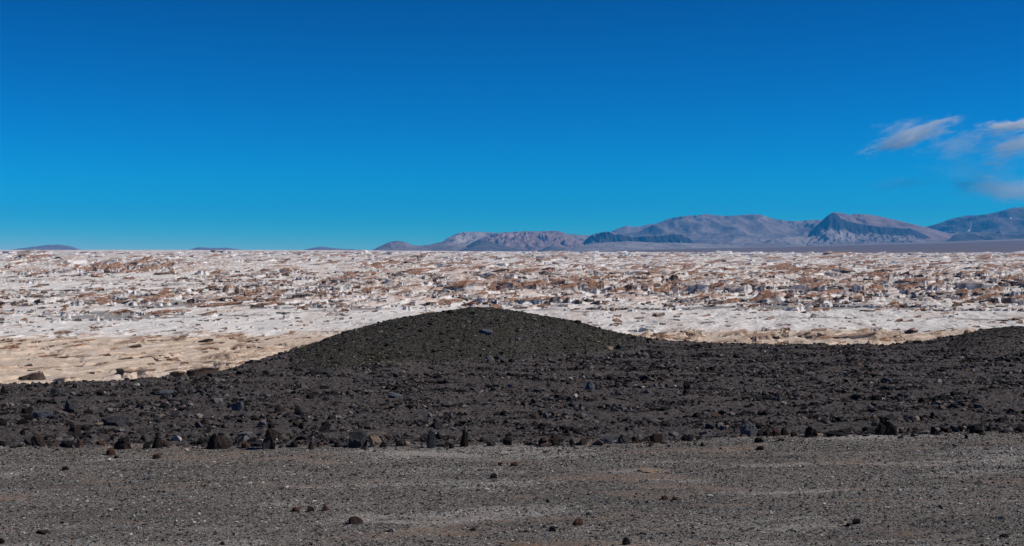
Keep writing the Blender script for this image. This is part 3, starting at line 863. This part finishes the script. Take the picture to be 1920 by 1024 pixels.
TRK = "loose rocks lying on the gravel track"
for (a, b, c, d, form, tone, lab) in [
 (115, 130, 874, 882, "wedge", "black", "small black stone on the track below the wide low jagged stone"),
 (917, 934, 888, 897, "boulder", "black", "lone round black stone on the track below the grey low stone"),
 (1028, 1044, 987, 997, "wedge", "black", "black wedge on the track with a pale drag mark behind it"),
 (1165, 1183, 1008, 1022, "jagged", "black", "jagged black rock at the bottom middle of the track"),
 (648, 682, 967, 983, "wedge", "brown", "largest brown black clod on the lower track"),
 (880, 894, 990, 996, "flat", "black", "flat black stone on the track left of the wedge with the drag mark"),
 (722, 734, 993, 998, "flat", "black", "flat black stone on the track below the largest clod"),
 (933, 945, 866, 873, "jagged", "rust red", "left of two reddish clods on the upper track"),
 (957, 972, 867, 874, "jagged", "rust red", "right of two reddish clods on the upper track"),
 (1072, 1098, 974, 985, "jagged", "rust red", "reddish crumbly clod right of the black wedge"),
 (1597, 1616, 973, 983, "boulder", "black", "round black stone at the end of an orange sand patch"),
 (1585, 1598, 980, 988, "wedge", "black", "small black stone just left of the round one by the orange sand"),
 (1875, 1895, 1000, 1008, "flat", "black", "flat black stone in the lower right of the track"),
 (66, 98, 993, 1002, "flat", "brown", "flat brown stone in the lower left of the track"),
 (1238, 1254, 930, 938, "jagged", "rust red", "low rust red clod in the right half of the track"),
 (1258, 1272, 932, 938, "jagged", "rust red", "smaller rust red clod just right of the low one"),
 (546, 562, 952, 960, "jagged", "rust red", "left end clod of a rusty streak on the track"),
 (575, 590, 950, 959, "jagged", "brown", "middle clod of a rusty streak on the track"),
 (603, 618, 949, 958, "wedge", "rust red", "right end clod of a rusty streak on the track"),
 (1415, 1434, 820, 830, "wedge", "black", "black stone on the track below the blue grey boulder"),
 (1417, 1434, 836, 844, "boulder", "black", "lower black stone on the track below the blue grey boulder"),
 (1313, 1321, 829, 837, "wedge", "black", "tiny black stone on the track below the row's bend"),
 (1809, 1817, 813, 823, "wedge", "black", "tiny black wedge on the track before the wide black stone"),
 (1018, 1028, 844, 850, "flat", "rust red", "left one of two tiny red stones on the track"),
 (1045, 1053, 841, 847, "flat", "rust red", "right one of two tiny red stones on the track"),
 (1188, 1237, 880, 886, "flat", "tan", "thin pale tan crust lying on the track"),
 (-4, 8, 1010, 1020, "boulder", "black", "black stone cut by the lower left photo corner"),
 (410, 424, 1016, 1022, "flat", "black", "flat black stone at the bottom edge, left half"),
]:
    add_rock(a, b, c, d, form, tone, lab, TRK, depth_ratio=0.8)

FLD = "larger rocks in the black lava field"
for (a, b, c, d, form, tone, lab) in [
 (54, 100, 765, 785, "flat", "blue grey", "biggest pale blue grey slab in the lava field"),
 (36, 60, 764, 776, "jagged", "black", "black rock behind the left end of the biggest pale slab"),
 (44, 64, 776, 790, "jagged", "black", "black rock before the left end of the biggest pale slab"),
 (116, 144, 751, 773, "wedge", "dark grey", "dark peaked rock up right of the biggest pale slab"),
 (-6, 13, 783, 799, "wedge", "black", "black wedge at the photo's left edge in the lava field"),
 (36, 47, 803, 816, "jagged", "black", "black jagged stone above the broad brown boulder"),
 (148, 170, 797, 808, "wedge", "black", "black wedge left of a small tan patch"),
 (174, 200, 791, 800, "flat", "tan", "small tan crust lying in the lava field"),
 (176, 192, 805, 815, "jagged", "black", "black jagged stone below the tan crust"),
 (430, 458, 750, 771, "slab", "blue grey", "blue grey upright slab with a black left edge in the lava field"),
 (511, 534, 760, 772, "wedge", "brown", "brown black wedge right of the upright blue slab"),
 (551, 568, 761, 777, "wedge", "black", "black peaked rock second right of the upright blue slab"),
 (600, 622, 789, 801, "wedge", "black", "black wedge above the stone row left of the largest boulder"),
 (556, 572, 792, 803, "spike", "black", "black spike with a flat neighbour right of the cairn"),
 (591, 610, 810, 818, "wedge", "dark grey", "grey wedge just behind the row right of the cairn"),
 (412, 424, 795, 803, "spike", "black", "tiny black spike above the peaked boulder"),
 (185, 250, 778, 798, "flat", "dark grey", "broad ridged grey rock above the slab topped boulder"),
 (290, 330, 728, 742, "flat", "blue grey", "long blue grey slab below the sandy edge"),
 (90, 112, 727, 740, "slab", "dark grey", "upturned grey plate near the sand edge, left part"),
 (0, 12, 722, 738, "wedge", "black", "black wedge at the sand edge, photo's left border"),
 (584, 628, 691, 704, "slab", "dark grey", "dark slab pair at the left foot of the mound"),
 (1096, 1118, 716, 731, "wedge", "blue grey", "blue grey wedge below the right part of the mound"),
 (714, 760, 735, 746, "flat", "blue grey", "low bluish slab in the lava field below the mound"),
 (1280, 1298, 714, 730, "wedge", "black", "black wedge in the lava field right of the mound's foot"),
 (1635, 1656, 741, 751, "jagged", "black", "black rock above the slab pile"),
 (1744, 1756, 773, 784, "wedge", "black", "black wedge above the lone wedge of the row"),
 (1455, 1466, 740, 752, "spike", "dark grey", "small grey spike above the red stone of the row"),
 (1500, 1517, 760, 766, "flat", "black", "flat black stone above the tall black block of the row"),
]:
    add_rock(a, b, c, d, form, tone, lab, FLD)
MND = "rocks lying on the gravel mound"
for (a, b, c, d, form, tone, lab) in [
 (897, 927, 612, 628, "flat", "blue grey", "largest blue grey slab high on the mound"),
 (1010, 1021, 612, 619, "wedge", "blue grey", "small bluish stone on the mound's upper right"),
 (965, 977, 630, 638, "flat", "blue grey", "small bluish stone below the largest slab on the mound"),
 (908, 928, 665, 676, "slab", "blue grey", "left bluish plate of the pair at the mound's foot"),
 (926, 944, 664, 675, "wedge", "dark grey", "right dark stone of the pair at the mound's foot"),
 (1128, 1150, 646, 656, "flat", "tan", "tan stone on the mound's right foot"),
 (1150, 1172, 645, 656, "jagged", "dark grey", "dark stone next to the tan one on the mound's right foot"),
 (1075, 1092, 600, 607, "jagged", "black", "black knob on the mound's right skyline"),
 (838, 852, 581, 588, "jagged", "brown", "brown knob on the mound's skyline left of its top"),
]:
    add_rock(a, b, c, d, form, tone, lab, MND)

def field_rocks():
    """the many middling rocks of the lava field, copied from a few shapes"""
    r = random.Random(21)
    forms = ["wedge", "jagged", "boulder", "flat", "slab"]
    tones = ["black"] * 6 + ["dark grey"] * 5 + ["brown"] * 3
    n = 0
    while n < 150:
        px = r.uniform(-10, 1930); py = 660 + 172 * r.random() ** 0.8
        top = float(np.interp(px, *zip(*SIL))) + 6
        toe = np.interp(px, [0, 420, 600, 900, 1200, 1250, 1920], [0, 700, 704, 690, 662, 650, 655])
        if py < max(top, toe) or py > 812 + (18 if px < 1000 else 0): continue
        if px > 640 and r.random() < 0.5: continue
        w = r.lognormvariate(math.log(10), 0.35) * (1.15 if px < 640 else 0.8) * (0.65 + 0.5 * (py - 650) / 180); h = w * r.uniform(0.35, 0.75)
        form, tone = r.choice(forms), r.choice(tones)
        size = "small" if w < 11 else ("middling" if w < 17 else "large")
        belt = "just behind the stone row" if py > 795 else ("halfway across the lava field" if py > 735 else "far across the lava field")
        side = ("left of the peaked boulder", "above the capped cairn", "below the mound's left flank", "below the mound's top", "below the mound's right flank",
                "right of the mound's foot", "above the red stones", "above the slab pile")[min(7, int(max(px, 0) // 240))]
        fw = {"wedge": "wedge shaped", "jagged": "jagged", "boulder": "rounded", "flat": "flat", "slab": "upright"}[form]
        add_rock(px - w / 2, px + w / 2, py - h, py, form, tone, " ".join(f"{size} {tone} {fw} rock {belt} {side}".split()[:16]), FLD, proto=r.randint(0, 3), rot=r.uniform(0, 6.28) if form != "slab" else r.uniform(-.6, .6))
        n += 1
field_rocks()

# ------------------------------------------------------------------ far plain
def build_plain():
    cols = np.linspace(-1500, 3400, 300)
    Ys = np.concatenate([np.linspace(6450, 16000, 120), np.linspace(16500, 30500, 30)])
    PX, YY = np.meshgrid(cols, Ys)
    X = (PX - 960) / F * YY
    top = np.interp(PX, [-1500, 600, 1000, 1150, 1300, 1500, 1700, 1920, 3400], [475, 473, 472.5, 470, 466, 461, 455, 448, 430])
    z0 = HC - (np.interp(PX, *zip(*FAR_PY)) + 2.5 - HY) / F * 6450
    z1 = HC - (top - HY) / F * 16000
    s = np.clip((YY - 6450) / (16000 - 6450), 0, 1)
    z = z0 + (z1 - z0) * s ** 1.15 + 6 * fbm(X / 900, YY / 900, 81, 3) * s
    far = sstep(0.72, 0.9, s + 0.05 * fbm(X / 500, YY / 1500, 83, 4)) * sstep(1150, 1500, PX)
    o = mesh_np("plain", np.stack([X, YY, z], -1).reshape(-1, 3), grid_quads(*z.shape), mat=mat_plain(), smooth=True, attrs={"far": far.ravel()})
    tag(o, kind="structure")
build_plain()

# ------------------------------------------------------------------ mountains
M_PURP = mat_mountain("purple_slopes", (0.15, 0.115, 0.112), (0.235, 0.185, 0.178), (0.32, 0.26, 0.245))
M_ROSE = mat_mountain("rose_slopes", (0.18, 0.115, 0.105), (0.28, 0.185, 0.168), (0.36, 0.26, 0.235), (0.50, 0.40, 0.34))
M_DARK = mat_mountain("dark_slopes", (0.07, 0.058, 0.058), (0.13, 0.105, 0.10), (0.2, 0.16, 0.15))
M_TAN = mat_mountain("tan_slopes", (0.22, 0.175, 0.155), (0.32, 0.265, 0.24), (0.42, 0.36, 0.32), (0.55, 0.46, 0.39))

def mountain(name, depth, sky, base_py, mat, run=0.16, gully=0.5, gscale=700.0, cliff=0.0, pale=0.0, seed=0, snow=False, prof=1.25, wob=0.0, label=None, palefn=None, back=0.12):
    """a range built in depth: toe at depth*(1-run), ridge at depth, back slope behind; its crest follows the skyline"""
    x0, x1 = sky[0][0], sky[-1][0]
    nc = int(np.clip((x1 - x0) * 1.3, 60, 900)); cols = np.linspace(x0, x1, nc)
    n1, n2 = 70, 22
    tt = np.concatenate([np.linspace(0, 1, n1), 1 + np.linspace(0, 1, n2 + 1)[1:]])
    PX, T = np.meshgrid(cols, tt)
    Yr = depth
    YY = np.where(T <= 1, depth * (1 - run) + depth * run * T, depth + depth * back * (T - 1))
    X = (PX - 960) / F * YY
    S = smooth_interp(sky, PX, 2.2) + 1.0 * fbm(PX / 8, PX * 0, seed + 1, 5, 0.6)
    Ss = sum(smooth_interp(sky, PX + k * 7, 6) for k in (-2, -1, 0, 1, 2)) / 5
    zb = HC - (base_py - HY) / F * YY
    zr = HC - (S - HY) / F * Yr
    hb = zr - (HC - (base_py - HY) / F * Yr)
    hb = np.maximum(hb, -20)
    q = np.where(T <= 1, T, 1)
    hs = np.maximum((base_py - Ss) / F * Yr, -20)
    wq = sstep(0.55, 1.0, q) if cliff == 0 else sstep(0.3, 0.75, q)
    hb = hs * (1 - wq) + hb * wq
    if cliff > 0:     # talus below, steep face above
        kk = 1 - cliff
        p = np.where(q < 0.8, (q / 0.8) ** prof * kk, kk + (1 - kk) * sstep(0.8, 0.93, q))
    else:
        p = q ** prof * (1.6 - 0.6 * q)
    z = zb + hb * p
    u = X + 0.35 * YY * (fbm(X / 4000, YY / 4000, seed + 3, 2)) * 0.15
    g = ridged(u / gscale, YY / (gscale * 2.6), seed + 5, 4) - 0.62
    g2 = fbm(X / 2600, YY / 2600, seed + 9, 4)
    env = np.where(T <= 1, np.sin(np.clip(q, 0, 1) * math.pi) ** 0.6 * (0.4 + 0.6 * q), 0)
    g3 = fbm(X / (gscale * .35), YY / (gscale * 0.8), seed + 19, 4)
    g4 = ridged(u / (gscale * 0.45), YY / (gscale * 1.6), seed + 25, 3) - 0.62
    z = z + hb * (gully * 0.95 * g + 0.5 * gully * g2 + 0.4 * gully * g4 + 0.16 * g3) * env
    z = np.where(T <= 1, np.minimum(z, zb + hb * (1 - 0.22 * (1 - q))), z)
    z = np.where(T > 1, zr - (T - 1) * (hb * 1.0 + 60), z)
    clf = np.zeros_like(z)
    if cliff > 0: clf = sstep(0.78, 0.82, q + 0.06 * fbm(X / 250, YY / 900, seed + 12, 3)) * (1 - sstep(0.945, 0.96, q)) * (T <= 1)
    pl = pale * sstep(0.05, 0.4, fbm(X / 1500, YY / 2500, seed + 15, 4)) * (1 - clf) if pale else np.zeros_like(z)
    if palefn: pl = np.clip(pl + palefn(PX, q) * (0.6 + 0.4 * fbm(X / 300, YY / 900, seed + 16, 3)) * (T <= 1), 0, 1)
    sn = np.zeros_like(z)
    if snow:
        for (sx, q0, q1, w, sl) in ((1820.5, 0.40, 0.44, 1.3, 0), (1796, 0.30, 0.33, 1.2, 0), (1893, 0.40, 0.46, 1.5, -40), (1817, 0.385, 0.395, 2, 0)):
            sn = np.maximum(sn, (np.abs(PX - sx - sl * (q - 0.5)) < w) * (q > q0) * (q < q1) * (T <= 1) * (fbm(X / 120, YY / 300, 5, 2) > -0.3))
    o = mesh_np(name, np.stack([X, YY, z], -1).reshape(-1, 3), grid_quads(*z.shape), mat=mat, smooth=True,
                attrs={"cliff": clf.ravel(), "pale": pl.ravel(), "snow": sn.ravel()})
    tag(o, label, "mountain" if name == "mountain" else "hill", kind="structure")
    return o

mountain("hill", 26000, [(5, 471), (30, 467), (60, 463), (90, 459.3), (110, 458.6), (130, 461), (148, 467), (165, 471)], 471, M_PURP, seed=11, label="far flat topped hill on the horizon by the photo's left edge")
mountain("hill", 26500, [(345, 471), (363, 466), (372, 463.6), (400, 465), (425, 464.5), (440, 466.5), (470, 471)], 471, M_PURP, seed=21, label="tiny flat hill on the horizon left of the mound")
mountain("hill", 26500, [(560, 471), (585, 465), (600, 462.5), (615, 464), (640, 466.5), (700, 470)], 471, M_PURP, seed=31, label="tiny low hill on the horizon over the mound's left shoulder")
mountain("hill", 17500, [(690, 473), (710, 463), (725, 456), (735, 453), (745, 451.5), (760, 454), (775, 460), (790, 461), (810, 458), (830, 453), (838, 452), (850, 456), (880, 462), (910, 473)], 473, M_PURP, seed=41, gully=0.55, gscale=420, label="low blue grey double hill, leftmost of the mountain chain")
mountain("mountain", 21000, [(790, 473), (815, 465), (828, 455), (838, 447), (850, 441), (862, 436), (880, 434.5), (910, 435), (935, 437), (960, 440), (990, 445), (1040, 455), (1080, 470)], 472, M_TAN, seed=51, gully=0.4, gscale=500,
         palefn=lambda PX, q: 0.9 * sstep(818, 835, PX) * (1 - sstep(862, 885, PX)) * sstep(.25, .5, q), label="pale flanked cone behind the rose mesa")
mountain("mountain", 19500, [(880, 473), (900, 449), (925, 439), (940, 436), (960, 435), (985, 433.5), (1000, 434), (1030, 433), (1045, 433), (1060, 437), (1080, 447), (1095, 455), (1115, 465), (1130, 473)], 472, M_ROSE, seed=61, gully=0.55, gscale=330, prof=1.0, label="rose coloured flat topped volcano with streaked slopes")
mountain("hill", 17000, [(845, 474), (870, 464), (885, 455), (900, 448), (915, 451), (930, 457), (950, 462), (980, 467), (1015, 474)], 473, M_DARK, seed=71, gully=0.35, gscale=500, label="dark blue cone in front of the rose volcano")
mountain("hill", 16800, [(1000, 474), (1020, 465.5), (1032, 461), (1050, 464), (1080, 474)], 473, M_DARK, seed=81, label="tiny dark cone at the rose volcano's right foot")
mountain("mountain", 22500, [(1030, 470), (1050, 448), (1070, 438.5), (1095, 441), (1120, 441), (1150, 440), (1180, 450), (1220, 470)], 472, M_TAN, seed=91, gully=0.3, pale=0.5, label="pale saddle between the rose volcano and the dark cliffs")
mountain("mountain", 18800, [(1088, 462), (1100, 447), (1110, 440), (1125, 436), (1140, 434), (1150, 436), (1170, 441), (1190, 444), (1205, 443), (1220, 441), (1240, 442), (1260, 439), (1280, 440), (1290, 444), (1300, 452), (1315, 468)], 474, M_PURP, seed=101, run=0.1, cliff=0.5, gully=0.75, gscale=230, label="row of dark blue cliffs below the big rounded range")
mountain("mountain", 25000, [(1110, 465), (1125, 450), (1148, 433), (1160, 428), (1175, 423), (1185, 425), (1200, 425), (1215, 421), (1235, 418), (1250, 411), (1265, 408), (1290, 404), (1310, 405), (1320, 401.5), (1330, 401.5), (1340, 404), (1360, 406), (1380, 404), (1395, 402.5), (1420, 402), (1430, 403), (1440, 408), (1455, 412), (1480, 415), (1500, 415), (1520, 413), (1545, 412), (1600, 428), (1660, 450)], 466, M_PURP, seed=111, run=0.24, gully=0.6, gscale=1500, pale=0.35, prof=0.9, label="biggest rounded purple range in the middle of the chain")
mountain("hill", 17600, [(1040, 476), (1080, 462), (1120, 456), (1180, 452.5), (1230, 455), (1300, 456), (1360, 459), (1430, 468), (1460, 476)], 475, M_TAN, seed=171, run=0.12, gully=0.25, gscale=500, prof=0.8, label="smooth pale apron below the dark blue cliffs")
mountain("hill", 19800, [(1290, 468), (1330, 452), (1380, 443), (1420, 446), (1470, 440), (1500, 444), (1540, 440), (1580, 447), (1640, 455), (1700, 462)], 466, M_PURP, seed=121, run=0.15, gully=0.8, gscale=800, pale=0.5, label="low rolling foothills below the biggest range")
mountain("mountain", 21000, [(1530, 440), (1545, 412), (1555, 402), (1563, 397.5), (1575, 399), (1595, 403), (1605, 400.5), (1620, 402), (1635, 403), (1660, 408), (1690, 415), (1715, 421), (1740, 427), (1765, 434), (1790, 440), (1830, 450)], 462, M_ROSE, seed=131, run=0.12, gully=0.25, gscale=900, prof=0.8, label="tilted mesa with a sloping rose plateau")
mountain("mountain", 19200, [(1515, 440), (1530, 424), (1545, 410), (1556, 401), (1563, 398), (1570, 401), (1580, 408), (1590, 414), (1610, 419), (1640, 424), (1680, 427), (1700, 428), (1705, 426.5), (1720, 434), (1740, 443), (1755, 450)], 460, M_PURP, seed=141, run=0.1, cliff=0.45, gully=0.35, gscale=260,
         palefn=lambda PX, q: 0.8 * sstep(1555, 1572, PX) * (1 - sstep(1600, 1625, PX)) * sstep(.2, .45, q) * (1 - sstep(.74, .8, q)), label="dark cliff front of the tilted mesa")
mountain("mountain", 27000, [(1680, 455), (1705, 440), (1740, 424), (1760, 420), (1775, 413), (1790, 409), (1815, 404), (1830, 404.5), (1850, 402), (1870, 398), (1890, 392), (1903, 389), (1912, 390), (1920, 388), (1960, 385), (2020, 392), (2100, 388), (2250, 410), (2450, 430), (2700, 450)], 460, M_DARK, seed=151, run=0.22, gully=0.7, gscale=1300, snow=True, prof=0.9, label="dark right hand range with small snow streaks")
mountain("hill", 18500, [(1770, 456), (1790, 440), (1810, 436), (1840, 435), (1868, 436), (1876, 430), (1882, 438), (1930, 437), (1990, 436), (2100, 450)], 458, M_DARK, seed=161, run=0.08, gully=0.6, gscale=400, label="dark low foothill below the snow streaked range")

# ------------------------------------------------------------------ clouds, far behind and above the haze
def cloud(px, py, w, h, tilt, dens, seed, label, depth=62000.0, taper=0.0):
    x, Y, z = at_depth(px, py, depth)
    k = depth / F
    V, q, t, a = [], [], [], []
    bm = bmesh.new()
    bmesh.ops.create_icosphere(bm, subdivisions=4, radius=1.0)
    for v in bm.verts:
        c = v.co
        f = 1 - taper * (1 - c.x) / 2
        n = 1 + 0.18 * math.sin(c.x * 7 + seed) + 0.1 * math.sin(c.x * 17 + seed * 2)
        c.y *= f * n; c.z *= f * n
    me = bpy.data.meshes.new("cloud"); bm.to_mesh(me); bm.free()
    o = bpy.data.objects.new("cloud", me); COL.objects.link(o)
    o.location = (x, Y, z); o.scale = (w * k / 2, h * k * 1.2, h * k / 2); o.rotation_euler = (0, -tilt, 0)
    m = bpy.data.materials.new("cloud_vapour"); m.use_nodes = True
    n, l = m.node_tree.nodes, m.node_tree.links
    n.clear()
    out = n.new("ShaderNodeOutputMaterial"); vol = n.new("ShaderNodeVolumePrincipled")
    vol.inputs["Color"].default_value = (0.95, 0.985, 1, 1)
    tc = n.new("ShaderNodeTexCoord")
    mp = n.new("ShaderNodeMapping"); mp.inputs["Scale"].default_value = (w / h * 0.28, 1, 1); mp.inputs["Location"].default_value = (seed * 3.7, seed, 0)
    nz = n.new("ShaderNodeTexNoise"); nz.inputs["Scale"].default_value = 4.0; nz.inputs["Detail"].default_value = 9; nz.inputs["Roughness"].default_value = 0.68
    l.new(tc.outputs["Object"], mp.inputs["Vector"]); l.new(mp.outputs[0], nz.inputs["Vector"])
    wob = n.new("ShaderNodeTexNoise"); wob.inputs["Scale"].default_value = 1.1; wob.inputs["Detail"].default_value = 3
    mp2 = n.new("ShaderNodeMapping"); mp2.inputs["Scale"].default_value = (w / h * 0.4, 1, 1); mp2.inputs["Location"].default_value = (seed * 1.3, 0, seed)
    l.new(tc.outputs["Object"], mp2.inputs["Vector"]); l.new(mp2.outputs[0], wob.inputs["Vector"])
    dv = n.new("ShaderNodeVectorMath"); dv.operation = 'MULTIPLY_ADD'; dv.inputs[1].default_value = (0.7, 0.7, 1.5); dv.inputs[2].default_value = (-0.35, -0.35, -0.75)
    l.new(wob.outputs[1], dv.inputs[0])
    av = n.new("ShaderNodeVectorMath"); av.operation = 'ADD'; l.new(tc.outputs["Object"], av.inputs[0]); l.new(dv.outputs[0], av.inputs[1])
    ln = n.new("ShaderNodeVectorMath"); ln.operation = 'LENGTH'; l.new(av.outputs[0], ln.inputs[0])
    fall = n.new("ShaderNodeMapRange"); fall.inputs[1].default_value = 0.1; fall.inputs[2].default_value = 0.95; fall.inputs[3].default_value = 0.10; fall.inputs[4].default_value = -0.34
    l.new(ln.outputs["Value"], fall.inputs[0])
    ad = n.new("ShaderNodeMath"); ad.operation = 'ADD'; l.new(nz.outputs[0], ad.inputs[0]); l.new(fall.outputs[0], ad.inputs[1])
    mr = n.new("ShaderNodeMapRange"); mr.inputs[1].default_value = 0.42; mr.inputs[2].default_value = 0.64; mr.inputs[3].default_value = 0; mr.inputs[4].default_value = dens / (h * k)
    l.new(ad.outputs[0], mr.inputs[0]); l.new(mr.outputs[0], vol.inputs["Density"])
    l.new(vol.outputs[0], out.inputs["Volume"])
    me.materials.append(m)
    tag(o, label, "cloud")
cloud(1706, 257, 400, 66, rad(17), 3.2, 1, "long wispy cloud streak slanting up to the right", taper=0.35)
cloud(1690, 236, 190, 56, rad(15), 1.0, 2, "thin faint wisp just above the long slanting cloud streak")
cloud(1905, 236, 300, 50, rad(5), 6.0, 3, "bright narrow cloud at the top right, cut by the edge", taper=0.3)
cloud(1915, 272, 380, 120, rad(12), 3.2, 4, "soft puffy cloud below the bright narrow one")
cloud(1790, 270, 280, 100, rad(10), 1.0, 5, "faint torn cloud between the long streak and the puffy one")
cloud(1840, 318, 460, 110, rad(2), 0.35, 6, "faint veil of cloud under the puffy one")
cloud(1900, 356, 520, 96, rad(-4), 1.8, 7, "low pale cloud band above the right hand range")
cloud(1690, 345, 320, 60, rad(2), 0.4, 8, "faintest low cloud wisp above the tilted mesa")

# ------------------------------------------------------------------ haze
def build_haze():
    bm = bmesh.new()
    bmesh.ops.create_cube(bm, size=1.0)
    me = bpy.data.meshes.new("haze"); bm.to_mesh(me); bm.free()
    o = bpy.data.objects.new("haze", me); COL.objects.link(o)
    x0, x1, y0, y1, z0, z1 = -48000, 48000, -500, 30800, HAZE_BOTTOM, 900
    o.location = ((x0 + x1) / 2, (y0 + y1) / 2, (z0 + z1) / 2); o.scale = (x1 - x0, y1 - y0, z1 - z0)
    m = bpy.data.materials.new("haze_air"); m.use_nodes = True
    n, l = m.node_tree.nodes, m.node_tree.links
    n.clear()
    out = n.new("ShaderNodeOutputMaterial"); vol = n.new("ShaderNodeVolumePrincipled")
    vol.inputs["Color"].default_value = (0.035, 0.44, 1.0, 1); vol.inputs["Density"].default_value = 2.6e-5
    l.new(vol.outputs[0], out.inputs["Volume"]); me.materials.append(m)
    tag(o, kind="stuff")
HAZE_BOTTOM = min(min(v.co.z for v in bpy.data.objects[k].data.vertices) if False else float(np.min([c[2] for c in bpy.data.objects[k].bound_box])) for k in [o.name for o in bpy.data.objects if o.get("kind") == "structure"]) - 1.0
build_haze()
